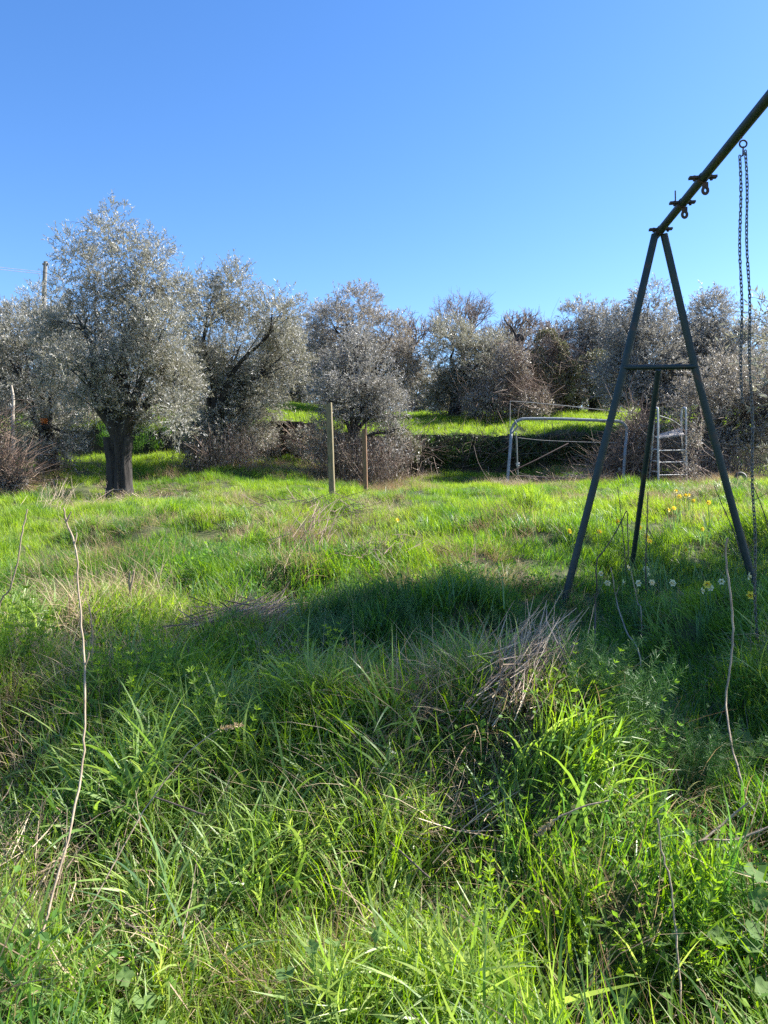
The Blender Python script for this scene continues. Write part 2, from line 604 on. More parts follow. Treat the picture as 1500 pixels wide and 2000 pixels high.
# cleavers: upright stems with rings of narrow leaves
kit_cleaver = []
for i in range(5):
    mb = MB()
    for s in range(7):
        az, le = RS.rand() * 6.28, .14 + .18 * RS.rand()
        root = np.array([.06 * (RS.rand() - .5) * 2, .06 * (RS.rand() - .5) * 2, 0])
        lean = .15 + .5 * RS.rand()
        tip = root + le * np.array([math.cos(az) * math.sin(lean), math.sin(az) * math.sin(lean), math.cos(lean)])
        sticks(mb, root[None], tip[None], .0028, rnd=np.array([.3]))
        ax = unit(tip - root)
        for w in range(8):
            t = .12 + .88 * w / 7
            c = root + (tip - root) * t
            k = 6
            ph = np.arange(k) * 6.283 / k + RS.rand()
            u = unit(np.cross(ax, np.array([.3, .5, .1])))
            v = np.cross(ax, u)
            D = np.cos(ph)[:, None] * u + np.sin(ph)[:, None] * v + ax * (.35 + .5 * t)
            leaf_cards(mb, np.repeat(c[None], k, 0), D, .026 * (1.15 - .5 * t), .0055, rnd=np.clip(.7 - .7 * t + .2 * RS.rand(k), 0, 1))
    kit_cleaver.append(mb)
kit_cleaver = proto('cleaver_stem', kit_cleaver, M['weed'])
# small broad ground leaves (clover, chickweed)
kit_broad = []
for i in range(4):
    mb = MB()
    n = 55
    P = np.stack([.10 * RS.randn(n), .10 * RS.randn(n), .01 + .09 * RS.rand(n)], 1)
    D = np.stack([RS.randn(n), RS.randn(n), .5 * RS.randn(n)], 1)
    leaf_cards(mb, P, D, .016 + .016 * RS.rand(n), .011 + .009 * RS.rand(n), fold=.1)
    sticks(mb, P * np.array([.6, .6, 0]), P, .0015, rnd=np.full(n, .4))
    kit_broad.append(mb)
kit_broad = proto('broad_leaves', kit_broad, M['weed'])
# feathery fennel fronds
kit_fern = []
for i in range(3):
    mb = MB()
    for s in range(9):
        az, le, lean = RS.rand() * 6.28, .16 + .16 * RS.rand(), .1 + .6 * RS.rand()
        tip = le * np.array([math.cos(az) * math.sin(lean), math.sin(az) * math.sin(lean), math.cos(lean)])
        sticks(mb, np.zeros((1, 3)), tip[None], .0028, rnd=np.array([.4]))
        n = 150
        t = .25 + .75 * RS.rand(n)
        P = tip * t[:, None]
        D = unit(RS.randn(n, 3) + unit(tip) * 1.0)
        sticks(mb, P, P + D * (.06 * (1.25 - t))[:, None], .0012)
    kit_fern.append(mb)
kit_fern = proto('feathery_frond', kit_fern, M['fern'])

# dry patches and holes read off the photograph: (column, distance, radius, strength)
DRY = [(600, 6.6, .35, 1), (690, 6.0, .35, .9), (800, 5.2, .28, .8), (900, 5.8, .35, .9), (1130, 9.5, .5, .7), (420, 4.3, .35, .7), (330, 3.9, .3, .4),
       (1040, 3.1, .35, .8), (900, 2.75, .4, .8), (870, 2.3, .22, .5), (60, 2.05, .3, .9), (250, 1.8, .18, .7), (700, 1.85, .22, .8), (120, 3.1, .3, .7),
       (40, 2.8, .35, .7), (80, 3.6, .5, .7), (20, 13, 1.0, 1), (820, 11.5, .35, .9), (1010, 13.5, .6, .9), (1150, 14, .9, .7), (1290, 7.6, .5, .6),
       (300, 12, .6, .9), (640, 14.8, .9, 1), (500, 14.6, .8, 1), (760, 13.8, .6, .9), (560, 8.2, .5, .6), (330, 9, .5, .4), (1210, 2.4, .2, .5), (1400, 2.3, .22, .8), (30, 3.1, .2, .8),
       (240, 7.5, .8, .4), (1060, 6.6, .4, .4), (1380, 13.3, 1.0, .8), (480, 7.4, .3, .8), (760, 6.6, .3, .7), (980, 7.2, .35, .7), (860, 8.6, .4, .6), (560, 5.3, .25, .7), (1010, 5.2, .3, .8), (700, 9.3, .6, .6), (420, 10, .5, .5),
       (200, 5.6, .3, .7), (60, 5.2, .4, .6), (1230, 9.2, .5, .7), (620, 2.3, .16, .7), (480, 1.6, .15, .7), (1000, 1.9, .15, .7), (330, 2.5, .2, .6)]
dryc = np.array([[*at(c, 1000, d)[:2], r, s] for c, d, r, s in DRY])


def dryness(x, y):
    v = .6 * sstep(.68, .86, noise3(x * 1.1, y * 1.1, 0, 21)) + .25 * sstep(.6, .9, noise3(x * 3.3, y * 3.3, 0, 22))
    for cx, cy, r, s in dryc:
        v = np.maximum(v, s * np.exp(-((x - cx) ** 2 + (y - cy) ** 2) / (r * r)))
    return v


def spread(dmin, dmax, dens, side=1.4, keep=None):
    """random ground points of the visible wedge between two distances"""
    wmax = dmax * .56 + side
    n = int((dmax - dmin) * 2 * wmax * dens)
    x, y = (RS.rand(n) - .5) * 2 * wmax, dmin + (dmax - dmin) * RS.rand(n)
    k = np.abs(x) < y * .54 + side
    yw = wall_y(x)
    k &= ~((y > yw - .22) & (y < yw + .12))
    x, y = x[k], y[k]
    if keep is not None:
        k = RS.rand(len(x)) < keep(x, y)
        x, y = x[k], y[k]
    return x, y


def lean_rot(x, y, tilt, lean):
    """random turn about the blade axis, then a lean whose direction drifts slowly over the meadow"""
    n = len(x)
    phi = RS.rand(n) * 6.283
    psi = 12.6 * noise3(x * .7, y * .7, 0, 91) + .5 * RS.randn(n)
    am = tilt * np.abs(RS.randn(n)) + lean * sstep(.35, .8, noise3(x * 1.5, y * 1.5, 0, 92))
    k = np.stack([-np.sin(psi), np.cos(psi), np.zeros(n)], 1)
    c, sn = np.cos(am), np.sin(am)
    cols = []
    for v in (np.stack([np.cos(phi), np.sin(phi), 0 * phi], 1), np.stack([-np.sin(phi), np.cos(phi), 0 * phi], 1), np.stack([0 * phi, 0 * phi, 0 * phi + 1], 1)):
        cols.append(v * c[:, None] + np.cross(k, v) * sn[:, None] + k * (np.sum(k * v, 1) * (1 - c))[:, None])
    X, Y, Z = cols
    return np.stack([np.arctan2(Y[:, 2], Z[:, 2]), -np.arcsin(np.clip(X[:, 2], -1, 1)), np.arctan2(X[:, 1], X[:, 0])], 1)


def lay(x, y, smin, smax, tilt=.18, lift=-.01, lean=.55):
    n = len(x)
    z = height(x, y) + lift
    big = .75 + .5 * noise3(x * 1.9, y * 1.9, 0, 93)
    return np.stack([x, y, z], 1), lean_rot(x, y, tilt, lean), (smin + (smax - smin) * RS.rand(n)) * big


def tint(x, y, base=0.0):
    far = sstep(3.2, 7, y)
    t = .06 + .5 * sstep(.3, .8, noise3(x * .9, y * .9, 0, 31)) * (1 - .35 * far) + .45 * (noise3(x * 3.4, y * 3.4, 0, 32) - .4) * (1 - .2 * far) - .10 * far + base
    return np.clip(t, 0, .55)


def join(*sets):
    return [np.concatenate([s[i] for s in sets]) for i in range(len(sets[0]))]


def layer(sets, nvar, base=0.0):
    out = []
    for P, rot, s in sets:
        out.append((P, rot, s, RS.randint(0, nvar, len(P)), tint(P[:, 0], P[:, 1], base)))
    return join(*out)


lush = lambda x, y: np.maximum(.42, (1 - .6 * dryness(x, y)) * (.33 + .9 * sstep(.28, .6, noise3(x * 2.3, y * 2.3, 0, 41))))
s1 = lay(*spread(1.0, 4.6, 230, keep=lush), .8, 1.6)
s2 = lay(*spread(4.6, 9, 190, keep=lush), .6, 1.2, lean=.35)
s3 = lay(*spread(9, 17.2, 125, keep=lush), .5, 1.1, lean=.3)
s4 = lay(*spread(15.9, 27, 60, keep=lambda x, y: (y > wall_y(x) + .05) * 1.0), .8, 1.35, lean=.3)
# grass hanging down the bank in front of the stone wall
xb = -6 + 14 * RS.rand(1500)
tb = RS.rand(1500)
zb = height(xb, wall_y(xb) - .2) + (wall_top(xb) + EYE[2] - height(xb, wall_y(xb) - .2)) * tb
kb = RS.rand(1500) < np.where(xb > .5, .16, .06)
s5 = (np.stack([xb, wall_y(xb) - .12, zb], 1)[kb], np.stack([.9 + .5 * RS.rand(1500), .3 * RS.randn(1500), .3 * RS.randn(1500)], 1)[kb], (1.1 + .9 * RS.rand(1500))[kb])
P, rot, scl, var, tn = layer([s1, s2, s3, s4, s5], 6)
tn[-len(s5[0]):] = .5  # shade of the bank put into the hanging grass as a darker tint
tn = np.where((P[:, 1] > 15.9) & (np.arange(len(tn)) < len(tn) - len(s5[0])), tn * .5, tn)
P_count = len(P)
scatter('meadow_grass', P, rot, scl, var, tn, kit_short, 'short bright green grass covering the whole sloping meadow', 'grass')

tallk = lambda x, y: sstep(.25, .6, noise3(x * 1.3, y * 1.3, 0, 51)) * (1 - .8 * dryness(x, y))
t1 = lay(*spread(.9, 2.4, 125, keep=tallk), .75, 1.3, .35)
t2 = lay(*spread(2.4, 4.4, 62, keep=tallk), .7, 1.15, .3)
t3 = lay(*spread(4.4, 11, 42, keep=lambda x, y: sstep(.54, .70, noise3(x * 1.5, y * 1.5, 0, 52))), .5, .85, .25)
xe = -.62 + .32 * RS.randn(150)
ye = 1.5 + 1.8 * RS.rand(150)
t4 = lay(xe, ye, .8, 1.3, .4)
P, rot, scl, var, tn = layer([t1, t2, t3, t4], 6, -.02)
tn = np.where(P[:, 1] > 4.4, np.clip(tn + .30, 0, .6), tn)
scatter('tall_grass', P, rot, scl, var, tn, kit_tall, 'long arching green grass blades overgrowing the near slope', 'grass')

d1 = lay(*spread(.9, 5.0, 120, keep=lambda x, y: .05 + dryness(x, y)), .7, 1.2, .3, .01)
d2 = lay(*spread(5.0, 17, 150, keep=lambda x, y: 1.6 * dryness(x, y) ** 1.9), .55, 1.0, .3, .0)
P, rot, scl, var, tn = layer([d1, d2], 5, .05)
scatter('dry_grass', P, rot, scl, var, RS.rand(len(P)) * .5, kit_dry, 'patches of matted tan dead grass among the green', 'dry grass')

c1 = lay(*spread(.9, 3.6, 70, keep=lambda x, y: sstep(.45, .62, noise3(x * 1.6, y * 1.6, 0, 61)) * (1 - .6 * dryness(x, y))), .75, 1.3, .3)
P, rot, scl, var, tn = layer([c1], 5)
scatter('cleavers', P, rot, scl, var, tn, kit_cleaver, 'upright cleavers with rings of narrow leaves in the near grass', 'weeds')
b1 = lay(*spread(.9, 5.5, 34, keep=lambda x, y: .12 + .5 * sstep(.4, .7, noise3(x * 1.2, y * 1.2, 0, 71))), .6, 1.15, .3, .02)
P, rot, scl, var, tn = layer([b1], 4)
scatter('broad_leaf_weeds', P, rot, scl, var, tn, kit_broad, 'small broad leaved weeds growing through the near grass', 'weeds')


# ------------------------------------------------------------------ trees
def crown_leaves(blobs, n_sprigs, per, leaf, sprig, up=.55, gap=.45, seed=0, scale_gap=1.6, clump=True):
    """blobs: rows (centre xyz, radii xyz, weight). Sprigs of narrow leaves fill the shell of the blobs, with gaps between clumps."""
    B = np.array(blobs, float)
    n_sprigs = int(n_sprigs * 1.12)
    leaf = leaf * 1.0
    vol = B[:, 3] * B[:, 4] * B[:, 5] * B[:, 6]
    mb = MB()
    idx = RS.choice(len(B), int(n_sprigs * 1.7), p=vol / vol.sum())
    n = len(idx)
    d = unit(RS.randn(n, 3))
    r = (.35 + .65 * RS.rand(n) ** .6) * (1 + .10 * RS.randn(n))
    wob = .68 + .62 * noise3(d[:, 0] * 2.6 + idx * 7, d[:, 1] * 2.6, d[:, 2] * 2.6, seed)
    wob = np.where((RS.rand(n) < .05) & (d[:, 2] > 0), wob * 1.22, wob)
    P = B[idx, :3] + d * B[idx, 3:6] * (r * wob)[:, None]
    nz = noise3(P[:, 0] * scale_gap, P[:, 1] * scale_gap, P[:, 2] * scale_gap, seed + 5)
    k = nz > gap * .85 * (RS.rand(n) * .5 + .6)
    P, d, idx = P[k][:n_sprigs], d[k][:n_sprigs], idx[k][:n_sprigs]
    n = len(P)
    out = unit(d * .9 + np.array([0, 0, up]) + .55 * RS.randn(n, 3))
    L = sprig * (.6 + .8 * RS.rand(n))
    bend = np.array([0, 0, -.25]) * L[:, None] * (.3 + RS.rand(n))[:, None]
    sr = RS.rand(n) * .6
    sticks(mb, P, P + out * L[:, None] + bend, .004 * leaf / .05, rnd=np.full(n, .9), mid=-bend * .25)
    for j in range(per):
        t = (j + .6) / per
        c = P + out * (L * t)[:, None] + bend * t * t
        D = out * .75 + unit(np.cross(out, RS.randn(n, 3))) * .75 + .2 * RS.randn(n, 3)
        leaf_cards(mb, c, D, leaf * (.7 + .6 * RS.rand(n)), leaf * .21 * (.8 + .5 * RS.rand(n)), fold=.15, rnd=np.clip(sr + .5 * RS.rand(n), 0, 1))
    return mb


def trunk_mesh(mb, path, rad, ridges=4, depth=.22, sides=26, seed=1):
    path = smooth_path(path, 5)
    rad = np.interp(np.linspace(0, 1, len(path)), np.linspace(0, 1, len(rad)), rad)
    th = np.arange(sides) * 2 * math.pi / sides
    V = []
    for i, (p, r) in enumerate(zip(path, rad)):
        k = 1 + depth * np.cos(ridges * th + .5 * math.sin(i * .35) + seed) * .7 + .35 * depth * 2 * (noise3(np.cos(th) * 2.5 + seed, np.sin(th) * 2.5, i * .35, seed) - .5) \
            + depth * .5 * np.cos((2 * ridges + 1) * th + i * .25)
        V.append(p + np.stack([np.cos(th) * r * k, np.sin(th) * r * k, np.zeros(sides)], 1))
    f = []
    for i in range(len(path) - 1):
        for j in range(sides):
            q = (j + 1) % sides
            f.append((i * sides + j, i * sides + q, (i + 1) * sides + q, (i + 1) * sides + j))
    mb.add(np.concatenate(V), f, .5, True)


def limb_path(a, b, sag=.15, n=5):
    t = np.linspace(0, 1, n)[:, None]
    L = np.linalg.norm(b - a)
    p = a + (b - a) * t
    p = p + np.array([0, 0, 1.0]) * (sag * L * np.sin(t * math.pi)) + RS.randn(n, 3) * .035 * L * np.sin(t * math.pi)
    return smooth_path(p, 3)


def tree(name, label, cat, d, base_px, blobs_px, sprigs, leaf=.055, per=11, sprig=.24, mat='olive', trunk=(.16, .09), fork=.9, up=.55, gap=.42, depth_k=1.0,
         bark='bark', group=None, suckers=None, limbs=True, base=None, ridges=3, seed=None, world_blobs=None):
    """blobs_px: (column, row, half width, half height[, distance offset]) read off the photograph at distance d"""
    seed = int(RS.randint(1000)) if seed is None else seed
    b = ground_at(base_px, d) if base is None else np.asarray(base, float)
    b = b - np.array([0, 0, .06])
    t = thing(name, label, cat, b, group)
    B = []
    for q in blobs_px:
        dd = d + (q[4] if len(q) > 4 else (RS.rand() - .5) * .9)
        c = at(q[0], q[1], dd)
        rx, rz = q[2] * dd / FPX, q[3] * dd / FPX
        B.append([*c, rx, (rx + rz) * .5 * depth_k, rz, q[5] if len(q) > 5 else 1.0])
    if world_blobs:
        B += world_blobs
    Ba = np.array(B)
    fk = b + np.array([(Ba[:, 0].mean() - b[0]) * .12, 0, fork])
    mb = MB()
    if seed == 3:
        R0 = trunk[0]
        for ax_, ay_, rr in ((-.66, .05, .44), (-.02, -.30, .30), (.60, .0, .40), (.25, -.22, .24), (0, .4, .6)):
            o0 = np.array([ax_ * R0, ay_ * R0, 0])
            trunk_mesh(mb, [b + o0 * 1.15, (b * .7 + fk * .3) + o0 * .85, (b * .35 + fk * .65) + o0 * .8, fk + o0 * 1.15], np.array([1.45, 1.0, .9, .95]) * R0 * rr,
                       ridges=2, depth=.3, sides=18, seed=int(9 * ax_ + 5))
    else:
        trunk_mesh(mb, [b, b * .55 + fk * .45 + np.array([.03, 0, 0]), fk], [trunk[0] * 1.15, trunk[0] * .92, trunk[1] * 1.25], ridges=ridges, seed=seed % 7)
    mb.build('trunk', M[bark], t)
    if limbs:
        tw = MB()
        order = np.argsort(-Ba[:, 3] * Ba[:, 5])[:7]
        for i in order:
            c = Ba[i, :3]
            lp = limb_path(fk - np.array([0, 0, .08]), c + np.array([0, 0, .2 * Ba[i, 5]]), .05)
            lm = MB()
            lm.tube(lp, np.linspace(trunk[1] * .72, .012, len(lp)), 7)
            lm.build('limb', M[bark], t)
            for k in range(7):
                s = lp[RS.randint(len(lp) // 3, len(lp))]
                e = Ba[i, :3] + unit(RS.randn(3)) * Ba[i, 3:6] * .85
                if e[2] < s[2] - .3:
                    e[2] = s[2] + .1
                tp = limb_path(s, e, .04, 4)
                tw.tube(tp, np.linspace(.014, .004, len(tp)), 4, cap=False)
        tw.build('branchlets', M[bark], t, kind='stuff')
    crown_leaves(B, sprigs, per, leaf, sprig, up, gap, seed).build('crown', M[mat], t, kind='stuff')
    if suckers:
        cx, cd, wx, h, n, lf = suckers
        g = ground_at(cx, d + cd)
        sm = MB()
        A = np.stack([g[0] + wx * RS.randn(n) * .5, g[1] + wx * RS.randn(n) * .3, np.zeros(n)], 1)
        A[:, 2] = height(A[:, 0], A[:, 1]) - .03
        E = A + np.stack([.28 * RS.randn(n) * h, .25 * RS.randn(n) * h, h * (.4 + .6 * RS.rand(n))], 1)
        mdl = .08 * h * RS.randn(n, 3)
        sticks(sm, A, E, .008, mid=mdl)
        for rep in range(4):
            tt = .25 + .7 * RS.rand(n)[:, None]
            S = A + (E - A) * tt + mdl * (1 - np.abs(2 * tt - 1))
            sticks(sm, S, S + unit(RS.randn(n, 3) + np.array([0, 0, .7])) * (.18 * h * (.4 + RS.rand(n)))[:, None], .005)
        sm.build('suckers', M['twig'], t, kind='stuff')
        if lf:
            k = RS.randint(0, n, lf)
            tt = .2 + .8 * RS.rand(lf)[:, None]
            S = A[k] + (E[k] - A[k]) * tt + .10 * RS.randn(lf, 3)
            lb = MB()
            leaf_cards(lb, S, RS.randn(lf, 3) + np.array([0, 0, .4]), leaf * .9, leaf * .25)
            lb.build('sucker_leaves', M['olive_b'], t, kind='stuff')
    return t


G = 'olive trees on the terraces'
tree('olive_tree', 'tallest grey leaved olive with thick fluted black trunk in the open grass', 'olive tree', 12, 236,
     [(226, 432, 26, 36), (200, 462, 28, 30), (138, 488, 30, 30), (165, 520, 34, 34), (122, 560, 26, 30), (248, 490, 34, 36), (310, 492, 26, 30), (295, 545, 46, 44), (205, 560, 40, 34),
      (345, 575, 34, 48), (150, 625, 60, 46), (235, 640, 70, 52), (320, 655, 56, 60), (85, 640, 34, 34), (250, 720, 84, 52), (345, 740, 40, 70), (150, 725, 70, 50), (285, 790, 56, 36),
      (345, 815, 22, 50), (195, 790, 50, 30), (185, 592, 56, 32), (265, 585, 50, 40)], 4900, .056, 12, gap=.5, trunk=(.205, .15), fork=1.08, ridges=3, group=G, seed=3)
tree('olive_tree', 'low spreading olive at the left edge beside the tallest olive', 'olive tree', 14, 96,
     [(70, 645, 80, 50), (20, 715, 75, 65), (110, 725, 70, 70), (40, 800, 65, 60), (100, 845, 55, 62), (90, 590, 45, 28), (-60, 700, 80, 90), (70, 890, 40, 35)], 4200, .062, 11,
     group=G, suckers=(70, -.3, .8, .9, 160, 900))
tree('olive_tree', 'olive behind the leftmost olive whose top meets the utility pole', 'olive tree', 20, 40,
     [(20, 640, 70, 45), (-50, 650, 80, 60), (90, 640, 60, 50), (60, 740, 110, 90), (160, 700, 70, 100), (220, 820, 70, 50)], 2600, .085, 10, mat='olive_f', group=G)
tree('olive_tree', 'round bushy olive right of the tallest one with brown suckers at its foot', 'olive tree', 14.5, 412,
     [(452, 562, 38, 46), (408, 615, 52, 66), (532, 622, 52, 52), (470, 690, 88, 82), (560, 700, 44, 58), (398, 740, 46, 80), (505, 775, 62, 50), (425, 825, 60, 55), (480, 850, 52, 40), (380, 800, 36, 60), (410, 870, 50, 36)],
     5200, .062, 12, mat='olive', group=G, suckers=(430, -.2, .75, .9, 420, 2600))
tree('olive_tree', 'small thin crowned olive growing behind the two wooden posts', 'olive tree', 14.6, 686,
     [(704, 680, 26, 42), (672, 725, 32, 44), (730, 735, 34, 50), (655, 785, 34, 40), (750, 790, 36, 48), (700, 790, 52, 44), (632, 850, 22, 40), (772, 850, 24, 46)], 2100, .058, 11, mat='olive_f', group=G,
     trunk=(.11, .07), fork=.9, suckers=(700, .1, .85, 1.25, 620, 4200))
tree('olive_tree', 'large olive with two topmost tufts on the upper terrace behind the posts', 'olive tree', 20.5, 720,
     [(702, 592, 40, 36), (645, 630, 42, 40), (690, 650, 74, 52), (765, 665, 44, 52), (635, 700, 50, 55), (745, 725, 72, 62), (680, 740, 80, 50), (790, 720, 32, 45)], 4300, .08, 11,
     mat='olive_b', group=G)
tree('olive_tree', 'dark olive filling the gap between the bushy olive and the twin tufted olive', 'olive tree', 24, 575,
     [(575, 625, 50, 38), (590, 700, 70, 70), (540, 740, 70, 60), (620, 760, 70, 45)], 1900, .10, 10, mat='olive_f', group=G)
tree('olive_tree', 'dense greenish olive on the upper terrace under the bare tree', 'olive tree', 21, 885,
     [(882, 672, 52, 48), (850, 735, 44, 62), (925, 715, 60, 58), (895, 772, 88, 42), (970, 690, 35, 40), (975, 755, 50, 55)], 4200, .08, 11, mat='olive', group=G)
tree('olive_tree', 'olive with spiky top right of the dead hooked trunk', 'olive tree', 22, 1160,
     [(1130, 622, 34, 36), (1180, 640, 48, 40), (1120, 680, 60, 40), (1190, 700, 60, 60), (1140, 745, 60, 35)], 2800, .09, 10, mat='olive_f', group=G)
tree('olive_tree', 'tall olive seen through the top of the swing frame', 'olive tree', 17.5, 1262,
     [(1268, 600, 42, 42), (1225, 655, 44, 46), (1310, 665, 46, 52), (1265, 700, 70, 60), (1215, 745, 50, 55), (1320, 755, 50, 60), (1262, 790, 50, 50)], 4200, .07, 11,
     mat='olive_f', group=G)
tree('olive_tree', 'olive with a round tuft on top between swing leg and hanging chain', 'olive tree', 18, 1400,
     [(1388, 612, 38, 40), (1360, 665, 40, 40), (1425, 680, 50, 45), (1390, 730, 70, 60), (1470, 690, 50, 50)], 3300, .072, 11, mat='olive_f', group=G)
tree('olive_tree', 'bushy low olive with silvery leaves spilling to the grass behind the slide ladder', 'olive tree', 15.4, 1405,
     [(1400, 745, 66, 50), (1362, 810, 46, 60), (1430, 835, 60, 75), (1345, 880, 40, 50), (1490, 770, 55, 80), (1400, 895, 56, 45), (1500, 880, 50, 60), (1560, 800, 60, 90)],
     5200, .062, 11, mat='olive_b', group=G, suckers=(1400, -.4, 1.3, .8, 500, 2000))
# the near olive at the right edge: most of it stands outside the frame and throws the broad shade
nb = []
for cx_, cy_, cz_, r_ in ((5.3, 6.2, 2.4, .8), (5.2, 5.0, 2.5, .8), (5.2, 5.95, 3.0, .85), (5.0, 4.65, 3.0, .8), (5.1, 5.7, 3.6, .8), (5.0, 4.5, 3.6, .75), (5.3, 5.4, 4.3, .85),
                          (5.1, 4.7, 4.5, .7), (5.5, 5.8, 5.1, .75), (5.35, 5.1, 5.3, .75), (5.65, 6.05, 5.9, .6), (5.6, 5.6, 6.2, .6), (5.75, 5.7, 6.9, .5), (5.6, 4.0, 2.6, .6), (6.1, 5.4, 3.6, .9), (4.9, 4.4, 4.0, .6), (5.0, 4.5, 5.0, .6), (5.1, 4.85, 5.6, .55), (5.4, 5.3, 6.5, .5)):
    nb.append([cx_, cy_, cz_, r_, r_, r_ * .85, 1.0])
tree('olive_tree', 'nearest olive reaching in from the right edge beside the chain', 'olive tree', 6.6, 1750,
     [(1535, 640, 52, 62, .1), (1560, 740, 70, 80, .1), (1530, 850, 50, 70, .2), (1488, 640, 22, 30, .0, 1.6)], 11500, .062, 12, group=G, base=(5.6, 5.6, float(height(5.6, 5.6))),
     world_blobs=nb, fork=1.2, gap=.46, trunk=(.22, .11))

# far rows that close the view between the crowns
far = [(-60, 26, 600), (140, 27, 610), (300, 27, 600), (480, 28, 605), (660, 29, 630), (820, 30, 690), (960, 30, 680), (1080, 29, 640), (1230, 27, 620), (1340, 28, 615), (1480, 26, 620), (1590, 25, 600)]
for i, (c, d, top) in enumerate(far):
    w = 80
    bl = [(c + RS.randint(-25, 25), top + 45, 50, 40), (c - 45, top + 95, 62, 55), (c + 45, top + 90, 62, 55), (c, 760, 95, 55), (c - 40, 800, 60, 40), (c + 40, 800, 60, 40)]
    where = ['far left behind the low spreading olive', 'behind the left flank of the tallest olive', 'in the gap right of the tallest olive', 'behind the round bushy olive',
             'behind the twin tufted olive', 'below the bare tree beside the greenish olive', 'behind the dead hooked trunk', 'behind the ivy mound',
             'behind the crossbar of the swing', 'behind the right leg of the swing', 'behind the hanging chain', 'beyond the nearest olive at the right edge'][i]
    tree('olive_tree', 'hazy grey olive of the far row, ' + where, 'olive tree', d, c, bl, 1500, .11, 9, sprig=.34, mat='olive_f', group='far row of olive trees', limbs=False, trunk=(.2, .15))


def bare_tree(label, px, d, top_row, spread_px, lean=0.0, depth=6, base_r=.16):
    b = ground_at(px, d)
    top = at(px, top_row, d)
    H = top[2] - b[2]
    t = thing('bare_tree', label, 'bare tree', b, 'leafless trees behind the olives')
    mb, tr = MB(), MB()
    wx = spread_px * d / FPX
    tr.tube(smooth_path([b, b + np.array([.1 + lean * .3, 0, H * .3]), b + np.array([lean, 0, H * .5])], 4), np.linspace(base_r, base_r * .6, 9), 8)
    tr.build('trunk', M['bare'], t)

    def grow(p, dr, L, r, lv):
        q = p + dr * L
        m = (p + q) / 2 + RS.randn(3) * .06 * L
        mb.tube([p, m, q], [r, r * .85, r * .68], 4 if lv < 3 else 3, cap=False)
        if lv >= depth:
            return
        for k in range(3 if lv > 0 else 5):
            nd = unit(dr * .9 + RS.randn(3) * .55 + np.array([0, 0, .22]))
            grow(p + (q - p) * (.55 + .45 * RS.rand()), nd, L * (.62 + .22 * RS.rand()), r * .6, lv + 1)
    for k in range(6):
        a = k * 1.05 + RS.rand()
        grow(b + np.array([lean, 0, H * (.42 + .08 * RS.rand())]), unit(np.array([math.cos(a) * wx / H * 2.2, math.sin(a) * .6, .9])), H * .19, base_r * .45, 1)
    mb.build('branches', M['bare'], t, kind='stuff')


bare_tree('leafless round headed tree standing above the greenish olive', 905, 36, 560, 60)
bare_tree('small leafless tree in the dip right of the twin tufted olive', 800, 34, 600, 40, depth=5)
bare_tree('leafless tree with crooked top above the dead hooked trunk', 1000, 30, 585, 34, lean=.2, depth=5)
bare_tree('small leafless tree between hooked trunk and spiky topped olive', 1080, 34, 610, 30, depth=5)
bare_tree('thin leafless treetop just right of the greenish olive', 955, 40, 620, 34, depth=5)


def bush(label, d, px, blobs, n, leaf, mat, twigs, wk=.55, name='bush'):
    b = ground_at(px, d)
    t = thing(name, label, 'bush', b)
    B = []
    for q in blobs:
        c = at(q[0], q[1], d)
        rx, rz = q[2] * d / FPX, q[3] * d / FPX
        B.append([*c, rx, (rx + rz) / 2, rz, 1])
    Ba = np.array(B)
    mb = MB()
    idx = RS.randint(0, len(B), n)
    dr = unit(RS.randn(n, 3))
    P = Ba[idx, :3] + dr * Ba[idx, 3:6] * (.5 + .55 * RS.rand(n) ** .5)[:, None]
    k = noise3(P[:, 0] * 2.2, P[:, 1] * 2.2, P[:, 2] * 2.2, 77) > .36
    P, dr = P[k], dr[k]
    n = len(P)
    leaf_cards(mb, P, dr * .5 + RS.randn(n, 3) * .7, leaf * (.6 + .8 * RS.rand(n)), leaf * wk * (.7 + .6 * RS.rand(n)))
    mb.build('foliage', M[mat], t, kind='stuff')
    sm = MB()
    idx = RS.randint(0, len(B), twigs)
    A = Ba[idx, :3] + RS.randn(twigs, 3) * Ba[idx, 3:6] * .45
    E = A + unit(RS.randn(twigs, 3) + np.array([0, 0, .4])) * (.35 + .6 * RS.rand(twigs))[:, None]
    sticks(sm, A, E, .009, mid=RS.randn(twigs, 3) * .08)
    sm.build('stems', M['twig'], t, kind='stuff')
    return t


bush('tangled brown bramble thicket at the foot of the dead hooked trunk', 19.5, 1000,
     [(985, 760, 50, 45), (1010, 745, 34, 28), (1010, 790, 55, 30), (940, 790, 40, 26), (1040, 790, 40, 30), (1000, 700, 35, 30)], 9000, .06, 'olive_b', 1500)
bush('ivy covered mound with glossy dark leaves right of the hooked trunk', 21.0, 1070,
     [(1068, 668, 22, 24), (1088, 690, 22, 26), (1050, 705, 20, 26), (1075, 735, 34, 26), (1040, 750, 26, 22), (1095, 760, 28, 24), (1060, 785, 40, 20), (1112, 722, 18, 20), (1025, 780, 24, 20)], 11000, .07, 'ivy', 1400, .75)
bush('yellow green leafy sprig bush at the ivy mound above the dark hollow', 20.6, 1150, [(1165, 705, 34, 20), (1150, 725, 28, 16)], 1500, .07, 'ivy', 120, .6)
bush('dark shrub filling the hollow above the terrace wall right of the ivy', 22, 1150, [(1140, 770, 60, 42), (1190, 780, 50, 45), (1100, 790, 40, 25)], 6000, .08, 'ivy', 300, .6)
bush('dry brown bramble heap beside the right end of the grey frame', 15.2, 1235,
     [(1240, 850, 26, 50), (1225, 915, 40, 32), (1262, 900, 28, 46), (1190, 925, 40, 20)], 3500, .05, 'olive_b', 1500)
